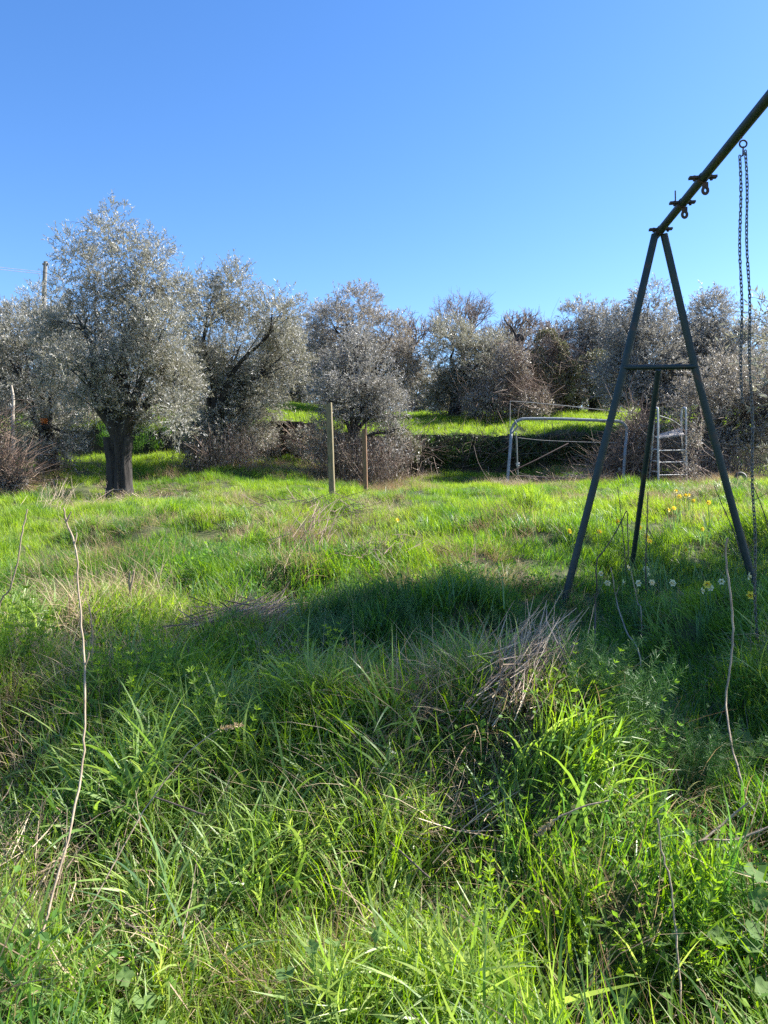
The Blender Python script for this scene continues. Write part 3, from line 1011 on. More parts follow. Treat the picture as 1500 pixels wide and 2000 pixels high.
bush('dark ivy hanging over the terrace wall below the thin crowned olive', 16.4, 790, [(778, 860, 26, 26), (800, 880, 20, 24)], 2600, .06, 'ivy', 200, .7)
bush('dark shrub on the stone ledge behind the round bushy olive', 15.6, 560, [(530, 870, 18, 30), (590, 862, 30, 30), (620, 880, 28, 34)], 3200, .055, 'olive', 240, .4)
bush('brown brambles at the left edge below the pale trunk', 12.2, 5, [(-10, 915, 30, 28), (25, 940, 26, 16), (-30, 850, 40, 60)], 2200, .05, 'olive_b', 900)
bush('shaded hedge of dark leaves behind the tallest olive trunk', 16.6, 250, [(170, 840, 60, 44), (260, 838, 60, 44), (330, 838, 60, 46), (120, 840, 40, 50), (400, 830, 50, 50), (480, 815, 40, 36)], 26000, .07, 'olive', 500, .4)

bush('creeper with shade put into its leaf colour on the face of the terrace wall', 16.93, 1000,
     [(c_, 880, 30, 30) for c_ in range(800, 1240, 28)], 9000, .06, 'ivy_shade', 500, .6)
bush('silvery shoots growing up around the right rail of the slide ladder', 13.6, 1350, [(1352, 880, 16, 44), (1346, 925, 22, 22), (1360, 840, 12, 30)], 900, .05, 'olive_b', 90, .3)

bush('far dark thicket closing the view behind all the terrace olives', 33, 900,
     [(c_, 765 + (i_ % 3) * 8, 70, 42) for i_, c_ in enumerate(range(-60, 1620, 75))], 30000, .16, 'olive_f', 900)

# dead hooked trunk
b = ground_at(1012, 19.9)
t = thing('dead_tree', 'dead black trunk curling over in a hook above the brambles', 'dead tree', b)
mb = MB()
pts = [b, at(1008, 780, 19.9), at(1014, 720, 19.9), at(1011, 680, 19.9), at(1012, 660, 19.9), at(1018, 656, 19.9), at(1022, 664, 19.95)]
mb.tube(smooth_path(pts, 5), np.concatenate([np.linspace(.13, .085, 18), np.linspace(.085, .055, 13)]), 10, wob=.18)
mb.build('trunk', M['bark'], t)
mb = MB()
mb.tube(smooth_path([at(1010, 662, 19.9), at(1000, 640, 19.9), at(990, 632, 19.9), at(984, 618, 19.9)], 4), np.linspace(.035, .012, 13), 5)
mb.tube(smooth_path([at(1012, 690, 19.9), at(1030, 680, 19.9), at(1042, 672, 19.9)], 4), np.linspace(.03, .01, 9), 5)
mb.build('branch', M['bark'], t)
b = ground_at(1096, 21.4)
t = thing('dead_tree', 'short dark forked snag rising from the ivy mound', 'dead tree', b)
mb = MB()
mb.tube(smooth_path([b, at(1092, 740, 21.4), at(1095, 690, 21.4), at(1097, 655, 21.4)], 5), np.linspace(.12, .07, 16), 9, wob=.2)
mb.build('trunk', M['bark'], t)
mb = MB()
mb.tube([at(1096, 662, 21.4), at(1106, 652, 21.4), at(1112, 640, 21.4)], [.045, .03, .012], 6)
mb.build('branch', M['bark'], t)
# pale leaning trunk, left edge
b = ground_at(28, 13)
t = thing('dead_tree', 'pale slender bare trunk at the left edge in front of the low olive', 'dead tree', b)
mb = MB()
mb.tube(smooth_path([b, at(27, 880, 13), at(25, 820, 13), at(26, 780, 13), at(22, 752, 13)], 5), np.linspace(.04, .018, 21), 8, wob=.15)
mb.build('trunk', M['palebark'], t)
mb = MB()
mb.tube([at(25, 800, 13), at(20, 788, 13.05)], [.018, .008], 5)
mb.build('branch', M['palebark'], t)

# ------------------------------------------------------------------ terrace wall of dry stones
wt = thing('terrace_wall', 'shaded dry stone wall holding the upper grass terrace', 'stone wall', (1.5, 17, float(height(1.5, 16.7))))
back = MB()
xs = np.arange(-7, 8.1, .25)
for x0, x1 in zip(xs[:-1], xs[1:]):
    ym = float(wall_y((x0 + x1) / 2))
    z0, z1 = float(height(x0, ym - .3)) - .2, float(wall_top(x0)) + EYE[2] - .05
    back.box(((x0 + x1) / 2, ym + .10, (z0 + z1) / 2), (x1 - x0 + .02, .16 + .001 * RS.rand(), z1 - z0))
back.build('wall_core', M['stone'], wt, kind='stuff')
stones = []
for i in range(8):
    mb = MB()
    mb.box((0, 0, 0), (1, 1, 1), jit=.22)
    stones.append(mb.mesh('stone', M['stone']))
x = -3.4
cnt = 0
rows_h = .15
x = -3.4
while x < 6.4:
    base_z = float(height(x, float(wall_y(x)) - .3, False)) - .03
    topz = float(wall_top(x)) + EYE[2] + .01
    wcol = .24 + .22 * RS.rand()
    z = base_z
    while z < topz - .05 and cnt < 298:
        h = min(.11 + .10 * RS.rand(), topz - z)
        o = bpy.data.objects.new('stone', stones[RS.randint(8)])
        COL.objects.link(o)
        o.parent = wt
        o.matrix_parent_inverse = Matrix.Translation(-wt.location)
        o.location = (x + wcol / 2 + .05 * RS.randn(), float(wall_y(x)) - .02 + .03 * RS.randn(), z + h / 2)
        o.scale = (wcol * 1.02, .2, h * .94)
        o.rotation_euler = (.05 * RS.randn(), .05 * RS.randn(), .08 * RS.randn())
        cnt += 1
        z += h
    x += wcol * .98
# flat dark capping slabs of the ledge behind the bushy olive
for px_, w_ in ((548, .42), (572, .36), (596, .40)):
    p = at(px_, 828, 15.75)
    mb = MB()
    mb.box((0, 0, 0), (w_, .34, .07), jit=.12)
    o = bpy.data.objects.new('slab', mb.mesh('slab', M['stone']))
    COL.objects.link(o)
    o.parent = wt
    o.matrix_parent_inverse = Matrix.Translation(-wt.location)
    o.location = (p[0], 15.93, float(wall_top(p[0])) + EYE[2] + .04)
    o.rotation_euler = (0, .03 * RS.randn(), .05 * RS.randn())


# ------------------------------------------------------------------ swing set
def leg(parent, pts, r, mat='paint', name='leg', sides=14):
    mb = MB()
    mb.tube(pts, r, sides)
    return mb.build(name, M[mat], parent)


AP = at(1288, 452, 5.0)
beam_dir = unit(at(868, 955, 1000) - EYE)
beam_dir[2] = 0
beam_dir = unit(beam_dir)
beam_end = AP - beam_dir * 3.75
sw = thing('swing_set', 'tall dark green tubular swing frame with A shaped end at the right', 'swing frame', (AP[0], AP[1], float(height(AP[0], AP[1]))))
leg(sw, [AP + beam_dir * .10 + np.array([0, 0, .0]), beam_end - beam_dir * .1], .024, name='top_beam', sides=18)
footL, footR = at(1098, 1158, 4.95), at(1492, 1180, 4.95)
footL[2], footR[2] = min(footL[2], float(height(*footL[:2]))) - .03, min(footR[2], float(height(*footR[:2]))) - .03
side = np.array([beam_dir[1], -beam_dir[0], 0])
leg(sw, [AP - side * .028 - np.array([0, 0, .02]), at(1218, 722, 4.98), footL], .0235)
leg(sw, [AP + side * .028 - np.array([0, 0, .02]), at(1358, 722, 4.98), footR], .0235)
leg(sw, [at(1217, 718, 4.97), at(1359, 716, 4.97)], .0165, name='crossbar')
tf = at(1231, 1094, 5.75)
tf[2] = min(tf[2], float(height(*tf[:2]))) - .02
leg(sw, [at(1286, 722, 4.99), tf], .018, name='brace')
# the other end stands beside the camera, outside the frame
o_ = beam_end - AP
for s_, f_ in ((-1, footL), (1, footR)):
    q = f_ + o_
    q[2] = float(height(q[0], q[1])) - .03
    leg(sw, [beam_end + side * .028 * s_ - np.array([0, 0, .02]), q], .0235)
leg(sw, [at(1217, 718, 4.97) + o_, at(1359, 716, 4.97) + o_], .0165, name='crossbar')


def on_beam(row):
    lo, hi = 0.0, 3.2
    for _ in range(40):
        mid = (lo + hi) / 2
        v = AP - beam_dir * mid - EYE
        y = 1000 - FPX * v.dot(CY) / v.dot(_f)
        lo, hi = (mid, hi) if y > row else (lo, mid)
    return AP - beam_dir * lo


def bracket(px, py, d, lug=True, spike=False, w=.072):
    c = on_beam(py)
    mb = MB()
    mb.tube([c - beam_dir * .014, c + beam_dir * .014], .028, 16)
    for s in (-1, 1):
        e = c + side * s * (w * .62)
        rot = np.stack([side, beam_dir, np.array([0, 0, 1.0])], 1)
        mb.box(c + side * s * .05 + np.array([0, 0, .004]), (.045, .03, .012), rot)
        mb.tube([e + np.array([0, 0, -.013]), e + np.array([0, 0, .015])], .008, 6)
    mb.build('clamp', M['rust'], sw)
    if spike:
        mb = MB()
        e = c - side * w * .55
        mb.tube([e + np.array([0, 0, .0]), e + np.array([0, 0, .075])], .004, 6)
        mb.build('bolt', M['rust'], sw)
    if lug:
        mb = MB()
        k = 16
        ce = c + np.array([0, 0, -.066]) + side * .012
        th = np.arange(k + 1) * 2 * math.pi / k
        ring = ce + np.outer(np.cos(th), side) * .0135 + np.outer(np.sin(th), [0, 0, 1]) * .0175
        mb.tube(ring, .0085, 8, cap=False)
        mb.box(c + np.array([0, 0, -.038]) + side * .012, (.03, .012, .03), np.stack([side, beam_dir, np.array([0, 0, 1.0])], 1))
        mb.build('lug', M['rust'], sw)


bracket(1376, 348, 4.33)
bracket(1334, 397, 4.62, spike=True)
bracket(1288, 449, 5.0, lug=False, spike=False)
# eye hook the chains hang from
hk = on_beam(256)
ring_c = at(1451.5, 281, hk[1])
mb = MB()
mb.tube([hk - np.array([0, 0, .015]), hk * .3 + ring_c * .7 + np.array([-.004, 0, .008])], .0045, 8)
th = np.arange(21) * 2 * math.pi / 20
mb.tube(ring_c + np.outer(np.cos(th), side) * .0165 + np.outer(np.sin(th), [0, 0, 1]) * .0165, .004, 8, cap=False)
mb.build('eye_hook', M['rust'], sw)
# chains: one object per link
lm = MB()
a_, b_ = .0056, .0066
lp = []
for k in range(16):
    th = 2 * math.pi * k / 16
    lp.append((math.cos(th) * a_, 0, math.sin(th) * a_ + (b_ if math.sin(th) > 0 else -b_)))
lp.append(lp[0])
lm.tube(np.array(lp), .0025, 6, cap=False)
link_me = lm.mesh('link', M['chain'])


def chain(label, top, bottom, pitch=.0186, sway=.004):
    t = thing('swing_chain', label, 'chain', top, 'chains hanging from the swing beam')
    L = np.linalg.norm(bottom - top)
    n = int(L / pitch)
    dr = unit(bottom - top)
    for i in range(n):
        o = bpy.data.objects.new('link', link_me)
        COL.objects.link(o)
        o.parent = t
        p = dr * (i * pitch) + np.array([math.sin(i * .21) * sway, 0, 0])
        o.location = Vector(p)
        o.rotation_euler = (.06 * RS.randn(), .05 * RS.randn(), .25 + (i % 2) * math.pi / 2 + .15 * RS.randn())
    return t


dk = hk[1]
mb = MB()
mb.tube([ring_c - np.array([0, 0, .012]), at(1451, 305, dk)], .0035, 6)
mb.tube([at(1446, 307, dk), at(1456, 298, dk)], .0035, 6)
mb.build('chain_hanger', M['rust'], sw)
chain('left chain strand of the swing, ending above the grass', at(1445, 308, dk), at(1449, 790, dk))
cb = at(1478, 1250, dk)
chain('right chain strand of the swing, reaching down into the grass', at(1456, 298, dk), cb)

# ------------------------------------------------------------------ wooden posts


def post(label, px, top_row, d, w, dep, mat, rz, lean=0.0, tip=None):
    g = ground_at(px, d)
    tp = at(px, top_row, d)
    H = tp[2] - g[2]
    t = thing('wooden_post', label, 'post', g)
    mb = MB()
    c, s = math.cos(rz), math.sin(rz)
    n = 9
    V, F = [], []
    for i in range(n):
        z = -.15 + (H + .15) * i / (n - 1)
        k = 1 + .03 * RS.randn()
        off = lean * (z / H)
        bev = .12
        prof = [(-1, -1 + bev), (-1 + bev, -1), (1 - bev, -1), (1, -1 + bev), (1, 1 - bev), (1 - bev, 1), (-1 + bev, 1), (-1, 1 - bev)]
        for (a, b2) in prof:
            x, y = a * w / 2 * k, b2 * dep / 2 * k
            V.append((g[0] + c * x - s * y + off, g[1] + s * x + c * y, g[2] + z + (.012 * a if i == n - 1 else 0)))
    for i in range(n - 1):
        for j in range(8):
            q = (j + 1) % 8
            F.append((i * 8 + j, i * 8 + q, (i + 1) * 8 + q, (i + 1) * 8 + j))
    mb.add(V, F)
    b0 = (n - 1) * 8
    mb.add(V[b0:b0 + 8], [(0, 1, 2, 7), (2, 3, 6, 7), (3, 4, 5, 6)])
    mb.build('shaft', M[mat], t)
    if tip:
        mb = MB()
        p = at(tip[0], tip[1], d)
        mb.tube([p - np.array([0, 0, .22]), p], [.022, .012], 6, wob=.3)
        mb.build('stub', M['bark'], t)
    return t


post('taller mossy wooden post with sunlit right edge standing in the grass', 650, 788, 9.7, .068, .06, 'post', R(-10), -.02)
post('shorter brown wooden post beside the thin crowned olive', 714, 838, 12.8, .072, .06, 'postb', R(-10), 0, tip=(714.5, 824))

# ------------------------------------------------------------------ grey tube frame
D0 = 15.0
gf = thing('garden_frame', 'grey bent tube frame with rounded corners before the terrace wall', 'metal frame', ground_at(1105, D0))
mb = MB()
mb.tube(smooth_path([at(990, 952, 14.6), at(996, 880, 14.8), at(999, 842, D0), at(1006, 826, D0), at(1016, 820, D0), at(1030, 818, D0), at(1100, 818.5, D0), at(1190, 822, D0),
                     at(1208, 823, D0), at(1219, 829, D0), at(1224, 842, D0), at(1221, 880, 14.8), at(1216, 952, 14.6)], 5), .030, 10)
mb.build('frame', M['tubegrey'], gf)
for c1_, c2_ in (((1008, 845), (1012, 952)), ((1214, 845), (1213, 952))):
    mb = MB()
    mb.tube([at(*c1_, D0 + .1), at(*c2_, D0 + .5)], .016, 8)
    mb.build('rear_leg', M['tubegrey'], gf)
for c_ in ((1011, 907), (1210, 917)):
    mb = MB()
    p = at(*c_, D0 - .05)
    mb.tube([p - np.array([0, 0, .035]), p + np.array([0, 0, .035])], [.03, .036], 10)
    mb.box(p + np.array([0, -.03, 0]), (.05, .03, .03))
    mb.build('joint', M['white'], gf)
mb = MB()
mb.tube([at(1010, 930, D0), at(1100, 935, D0), at(1205, 940, D0)], .022, 8)
mb.build('lower_rail', M['rust'], gf)
mb = MB()
mb.tube([at(998, 922, D0 + .1), at(1050, 897, D0 + .2), at(1110, 866, D0 + .5)], .014, 7)
mb.build('strut', M['rust'], gf)
mb = MB()
mb.tube([at(1005, 820, D0 - .05), at(1011, 833, D0 - .04), at(1001, 845, D0 - .04)], .016, 7)
mb.build('gusset', M['tubegrey'], gf)
mb = MB()
mb.tube(smooth_path([at(996, 850, D0), at(996.5, 790, D0), at(999, 784, D0), at(1020, 785, D0), at(1090, 791, D0), at(1180, 801, D0), at(1240, 806, D0)], 4), .0075, 6)
o = mb.build('wire', M['wire'])
tag(o, 'thin bent wire running above the grey tube frame', 'wire')
mb = MB()
mb.tube(smooth_path([at(1012, 855, D0), at(1060, 860, D0), at(1130, 863, D0), at(1205, 865, D0)], 4), .006, 6)
o = mb.build('wire', M['wire'])
tag(o, 'thin slack wire across the opening of the grey tube frame', 'wire')

# ------------------------------------------------------------------ white slide ladder
D1 = 14.3
D1 = 13.9
sl = thing('slide_ladder', 'white metal ladder of an old slide in front of the low silvery olive', 'ladder', ground_at(1312, D1))


def rail(cols, name='rail', r=.0175):
    mb = MB()
    mb.tube(smooth_path([at(*c) for c in cols], 4), r, 9)
    mb.build(name, M['white'], sl)


rail([(1286, 966, D1), (1285.5, 880, D1), (1285, 806, D1), (1283, 797, D1 + .05), (1279, 798, D1 + .2), (1277, 812, D1 + .3), (1275, 850, D1 + .5)])
rail([(1341, 950, D1 + .25), (1340, 880, D1 + .25), (1340, 806, D1 + .25), (1338, 797, D1 + .3), (1333, 798, D1 + .45), (1331, 812, D1 + .5), (1331, 850, D1 + .6)])
rail([(1276, 850, D1 + .55), (1272, 895, D1 + .8), (1268, 938, D1 + 1.0)], 'rear_rail', .015)
rail([(1331, 850, D1 + .7), (1334, 895, D1 + .9), (1336, 935, D1 + 1.1)], 'rear_rail', .015)
for yy in (878, 901, 921.5):
    rail([(1271, yy - 1, D1 + .85), (1285, yy, D1 + .05)], 'rung', .012)
for yy, rr in ((880, .010), (903, .009), (928, .011)):
    rail([(1286, yy, D1), (1340, yy - 1, D1 + .25)], 'rung', rr)
rail([(1289, 812, D1), (1312, 820, D1 + .1), (1334, 835, D1 + .2)], 'brace', .006)
rail([(1280, 853, D1 + .1), (1290, 856, D1)], 'brace', .010)
for k in range(3):
    mb = MB()
    u0, u1 = k / 3 + .01, (k + 1) / 3 - .01
    A_, B_, C_, E_ = at(1285, 857, D1 + .02), at(1337, 851, D1 + .25), at(1328, 838, D1 + .75), at(1290, 849, D1 + .55)
    l0, l1 = A_ + (E_ - A_) * u0, A_ + (E_ - A_) * u1
    r0, r1 = B_ + (C_ - B_) * u0, B_ + (C_ - B_) * u1
    V = np.array([l0, r0, r1, l1])
    V = np.vstack([V, V + np.array([0, 0, .022])])
    mb.add(V, [(0, 3, 2, 1), (4, 5, 6, 7), (0, 1, 5, 4), (1, 2, 6, 5), (2, 3, 7, 6), (3, 0, 4, 7)])
    mb.build('board', M['board'], sl)

# ------------------------------------------------------------------ small left-over objects
g = at(86, 822, 13.7)
t = thing('bucket', 'small orange bucket showing through the leaves of the leftmost olive', 'bucket', g)
mb = MB()
prof = [(.0, .035), (.0, .05), (.10, .065), (.104, .069), (.108, .065), (.02, .048)]
k = 16
V = [(g[0] + math.cos(2 * math.pi * j / k) * r_, g[1] + math.sin(2 * math.pi * j / k) * r_, g[2] + z_ - .07) for z_, r_ in prof for j in range(k)]
F = [(i * k + j, i * k + (j + 1) % k, (i + 1) * k + (j + 1) % k, (i + 1) * k + j) for i in range(len(prof) - 1) for j in range(k)]
mb.add(V, F, .5, True)
mb.build('shell', M['plastic'], t)
mb = MB()
th = np.linspace(0, math.pi, 12)
mb.tube(np.array([(g[0] + math.cos(a) * .067, g[1], g[2] + .03 + math.sin(a) * .06) for a in th]), .003, 5)
mb.build('handle', M['wire'], t)
# old tyre at the foot of the silvery olive
g = ground_at(1447, 12.6)
t = thing('tyre', 'small black tyre leaning in the leaves right of the swing leg', 'tyre', g)
mb = MB()
k = 20
c = g + np.array([0, 0, .10])
th = np.arange(k + 1) * 2 * math.pi / k
mb.tube(np.stack([c[0] + .075 * np.cos(th), c[1] + .03 * np.sin(th), c[2] + .075 * np.sin(th)], 1), .032, 10, cap=False)
mb.build('carcass', M['rubber'], t)
mb = MB()
mb.tube(np.stack([c[0] + .046 * np.cos(th), c[1] - .005 + .02 * np.sin(th), c[2] + .046 * np.sin(th)], 1), .008, 6, cap=False)
mb.build('rim', M['wire'], t)

# utility pole and line
pd = 42
g = ground_at(87, pd)
t = thing('utility_pole', 'weathered utility pole rising behind the leftmost olives', 'utility pole', g)
mb = MB()
mb.tube([g - np.array([0, 0, .3]), at(86, 570, pd), at(89, 511, pd)], [.15, .12, .10], 12)
mb.build('pole', M['pole'], t)
mb = MB()
for s in (-1, 1):
    mb.box(at(89 + s * 4, 516, pd), (.10, .08, .10))
mb.build('insulators', M['pole'], t)
wpts = [at(-260, 494, pd - 8), at(-100, 508, pd - 5), at(0, 522, pd - 2), at(86, 532, pd), at(110, 541, pd + 1), at(150, 548, pd + 5), at(240, 566, pd + 14)]
for k_, nm in ((0, 'upper power line sagging left and right from the utility pole'), (1, 'lower power line close beneath the upper one')):
    mb = MB()
    mb.tube(smooth_path(np.array(wpts) + np.array([0, 0, -.11 * k_]), 4), .012, 5)
    tag(mb.build('power_line', M['pole']), nm, 'power line')


# ------------------------------------------------------------------ stalks, twigs, straw
def stalk(name, label, cat, pts, r0, r1, mat='stalk', forks=(), group=None, head=None, wob=.15, root=True):
    P = np.array([at(*p) for p in pts])
    if root:
        zz = float(height(P[-1][0], P[-1][1]))
        if zz < P[-1][2]:
            P = np.vstack([P, [P[-1][0], P[-1][1], zz - .02]])
    t = thing(name, label, cat, P[-1], group)
    S = smooth_path(P, 4)
    S = S + RS.randn(len(S), 3) * .0012 * np.array([1, 1, .2])
    mb = MB()
    mb.tube(S, np.linspace(r1, r0, len(S)), 7, wob=wob)
    mb.build('stem', M[mat], t)
    for f in forks:
        mb = MB()
        mb.tube(smooth_path([at(*p) for p in f], 3), np.linspace(r1 * 1.1, r1 * .6, max(2, (len(f) - 1) * 3 + 1) if len(f) > 2 else 2), 6)
        mb.build('side_twig', M[mat], t)
    if head:
        a, b2 = at(*head[0]), at(*head[1])
        n = 60
        tt = RS.rand(n)
        hb = MB()
        leaf_cards(hb, a + (b2 - a) * tt[:, None], unit(b2 - a) + .6 * RS.randn(n, 3), .014, .005)
        hb.build('seed_head', M['straw'], t)
    return t


stalk('dry_stalk', 'tallest pale forked dry stalk at the left of the near grass', 'dry stalk',
      [(124, 992, 2.25), (130, 1020, 2.25), (145, 1062, 2.22), (152, 1120, 2.2), (158, 1200, 2.15), (165, 1300, 2.1), (166, 1420, 2.0), (158, 1510, 1.95), (133, 1640, 1.85), (92, 1790, 1.75), (35, 1985, 1.62)],
      .0030, .0026, forks=[[(129, 1020, 2.25), (135, 1008, 2.25), (139, 999, 2.25)], [(145, 1064, 2.22), (149, 1050, 2.22), (150, 1040, 2.22)], [(166, 1300, 2.1), (172, 1285, 2.1), (174, 1275, 2.1)]])
stalk('dry_stalk', 'thin curved dry stalk at the left edge beside the tallest stalk', 'dry stalk', [(54, 994, 2.9), (48, 1020, 2.9), (40, 1060, 2.9), (32, 1110, 2.9), (20, 1150, 2.9), (-4, 1210, 2.9)], .0035, .0025)
stalk('dry_stalk', 'short pale dry stalk just right of the tallest stalk', 'dry stalk', [(175, 1180, 3.2), (178, 1215, 3.2), (181, 1250, 3.2), (180, 1300, 3.2)], .0045, .003)
stalk('dry_stalk', 'pale crooked stalk with a knee in front of the right swing leg', 'dry stalk',
      [(1421, 1050, 2.9), (1417, 1088, 2.9), (1423, 1130, 2.85), (1430, 1195, 2.8), (1430, 1260, 2.75), (1424, 1320, 2.7), (1418, 1380, 2.65), (1432, 1470, 2.5), (1456, 1560, 2.4)], .0034, .0040)
stalk('grass_stalk', 'long leaning straw with a tan seed head in the near grass', 'grass stalk', [(425, 1424, 2.1), (370, 1470, 2.1), (300, 1556, 2.05), (220, 1690, 1.95), (140, 1850, 1.85)], .0022, .0016,
      head=((425, 1424, 2.1), (470, 1416, 2.1)))
stalk('dry_stalk', 'thin pale stem standing upright in the grass at lower right', 'dry stalk', [(1284, 1600, 1.75), (1292, 1660, 1.75), (1308, 1720, 1.72), (1318, 1800, 1.7), (1326, 1900, 1.65), (1332, 1998, 1.6)], .0024, .002)
stalk('grass_stalk', 'fallen straw with pinkish seed head lying on the near weeds', 'grass stalk', [(1192, 1564, 2.0), (1150, 1572, 2.0), (1100, 1592, 2.0), (1080, 1604, 2.0)], .0026, .0022,
      head=((1082, 1604, 2.0), (1052, 1628, 2.0)), root=False)
stalk('stick', 'forked pale stick lying at the right edge of the near grass', 'stick', [(1460, 1568, 2.05), (1420, 1602, 2.05), (1375, 1640, 2.02)], .0035, .0028, root=False,
      forks=[[(1400, 1618, 2.05), (1430, 1640, 2.04), (1490, 1618, 2.0)]])
stalk('stick', 'whitish stick lying along the right edge below the forked stick', 'stick', [(1500, 1615, 2.0), (1440, 1640, 2.0), (1380, 1640, 2.0), (1350, 1650, 2.0)], .003, .0025, root=False)
stalk('stick', 'long pale stick on the ground at bottom centre', 'stick', [(620, 1868, 1.85), (575, 1892, 1.8), (530, 1935, 1.75), (460, 1992, 1.7)], .0045, .0025, root=False)
stalk('stick', 'brown fallen twig crossing the near grass beside the long seed stalk', 'stick', [(300, 1556, 2.15), (345, 1572, 2.12), (400, 1592, 2.1)], .0028, .0022, mat='darkstalk', root=False)
stalk('stick', 'dark thin twig lying left of centre in the near grass', 'stick', [(762, 1645, 2.1), (790, 1670, 2.05), (840, 1715, 2.0)], .0026, .002, mat='darkstalk', root=False)
stalk('stick', 'greyish stem leaning from the straw heap toward the lower left', 'stick', [(775, 1462, 2.7), (820, 1500, 2.6), (870, 1550, 2.5), (905, 1580, 2.45)], .0025, .002, root=False)
stalk('dry_stalk', 'brown stalk pair standing in sunlit grass below the tallest olive', 'dry stalk', [(262, 1115, 4.4), (258, 1135, 4.4), (254, 1160, 4.4)], .007, .006, forks=[[(256, 1165, 4.4), (252, 1140, 4.4), (254, 1116, 4.4)]])
GT = 'dark twigs standing around the swing frame'
stalk('twig', 'bent black twig folding back between the left swing leg and the brace', 'twig', [(1229, 1092, 5.1), (1226, 1040, 5.1), (1224, 998, 5.1), (1205, 1035, 5.1), (1180, 1075, 5.1), (1165, 1098, 5.1)], .005, .003, 'darkstalk', group=GT)
stalk('twig', 'long thin upright twig left of the swing brace', 'twig', [(1207, 950, 5.4), (1212, 1000, 5.4), (1217, 1050, 5.4), (1221, 1090, 5.4)], .004, .002, 'darkstalk', group=GT)
stalk('twig', 'thick upright twig right of the swing brace', 'twig', [(1265, 960, 5.2), (1264, 1020, 5.2), (1261, 1085, 5.2)], .0055, .003, 'darkstalk', group=GT, forks=[[(1264, 1030, 5.2), (1275, 1050, 5.2), (1284, 1068, 5.2)]])
stalk('twig', 'pale knobbly twig in the shade among the white daffodils', 'twig', [(1193, 1108, 4.4), (1199, 1140, 4.4), (1205, 1175, 4.4), (1222, 1230, 4.0), (1250, 1285, 3.6)], .004, .003, 'stalk', group=GT,
      forks=[[(1204, 1160, 4.4), (1207, 1152, 4.4), (1209, 1146, 4.4)]])
stalk('twig', 'short dark twig in the shade below the left daffodils', 'twig', [(1161, 1160, 4.2), (1163, 1190, 4.2), (1162, 1240, 4.0)], .006, .003, 'darkstalk', group=GT)
stalk('twig', 'thin grey twig in the shade below the middle daffodils', 'twig', [(1232, 1115, 4.4), (1240, 1150, 4.4), (1246, 1180, 4.4), (1252, 1190, 4.3)], .0035, .003, 'stalk', group=GT)
stalk('twig', 'slender curved twig along the right swing leg', 'twig', [(1396, 950, 5.4), (1412, 990, 5.4), (1430, 1030, 5.4), (1448, 1080, 5.3), (1462, 1120, 5.2)], .005, .0025, 'darkstalk', group=GT)
stalk('twig', 'bramble arching at the right edge behind the chain', 'twig', [(1466, 940, 6), (1480, 970, 6), (1493, 1005, 6), (1510, 1060, 6)], .005, .003, 'darkstalk', group=GT,
      forks=[[(1468, 980, 6), (1485, 970, 6), (1505, 960, 6)]])
stalk('twig', 'thin drooping twig in the grass before the terrace wall', 'twig', [(925, 870, 14.5), (935, 905, 14.2), (955, 940, 13.8), (965, 955, 13.5)], .006, .004, 'darkstalk')


def heap(name, label, cat, a, b, n, width, L, mat, w=.003, up=.06, rise=(0, 0, .12), jit=.22):
    """bundle of straws lying along a -> b (pixel, distance)"""
    A0, B0 = ground_at(a[0], a[1]), ground_at(b[0], b[1])
    B0 = B0 + np.array(rise)
    ax = unit(B0 - A0)
    t = thing(name, label, cat, (A0 + B0) / 2)
    s = RS.rand(n)[:, None]
    C = A0 + (B0 - A0) * s + RS.randn(n, 3) * np.array([width, width, 0])
    C[:, 2] = np.maximum(C[:, 2], height(C[:, 0], C[:, 1])) + up * np.abs(RS.randn(n)) + .02
    D = unit(ax + jit * RS.randn(n, 3))
    ln = (L[0] + (L[1] - L[0]) * RS.rand(n))[:, None]
    mb = MB()
    sticks(mb, C - D * ln / 2, C + D * ln / 2, w * (.6 + .8 * RS.rand(n)), mid=RS.randn(n, 3) * .035 * ln)
    mb.build('straws', M[mat], t, kind='stuff')
    return t


M['heapstraw'] = leaf_mat('heap_straws', [(0, (.58, .46, .32)), (.5, (.38, .28, .19)), (1, (.15, .10, .07))], rough=.6, trans=0, inst=False, spec=.4)
heap('straw_heap', 'bundle of grey brown stalks leaning up to the right in the shade', 'straw heap', (1003, 2.62), (1066, 2.80), 420, .055, (.14, .38), 'heapstraw', .0034, .07, (0, 0, .10), .28)
heap('straw_heap', 'flattened mat of dead stems below the leaning stalk bundle', 'straw heap', (840, 2.4), (960, 2.4), 210, .12, (.10, .28), 'heapstraw', .0026, .03, (0, 0, .02), .8)
heap('brush_pile', 'pile of brown twigs at the edge of sun and shade left of centre', 'brush pile', (385, 4.15), (520, 4.6), 220, .09, (.25, .6), 'twig', .007, .05, (0, 0, .05), .25)
heap('brush_pile', 'reddish dead stems standing in the sunny grass centre left', 'brush pile', (590, 6.2), (610, 6.6), 110, .12, (.15, .4), 'twig', .006, .06, (.1, 0, .25), .35)
heap('brush_pile', 'thin dead branches lying in the grass left of the taller post', 'brush pile', (520, 9.0), (690, 8.3), 120, .12, (.3, .9), 'twig', .007, .03, (0, 0, .02), .25)
heap('brush_pile', 'small dark twig pile in the sunny grass beyond the shade', 'brush pile', (700, 5.6), (780, 6.0), 130, .16, (.12, .35), 'twig', .005, .04, (0, 0, .05), .6)
heap('brush_pile', 'grey brush heaped below the low frame of bent tube', 'brush pile', (1020, 14.6), (1190, 14.6), 240, .25, (.3, .8), 'twig', .010, .08, (0, 0, .05), .6)
heap('straw_heap', 'tan dead stems bristling at the left edge below the pale stalks', 'straw heap', (30, 2.15), (110, 2.35), 240, .10, (.12, .3), 'heapstraw', .003, .05, (0, 0, .05), .7)
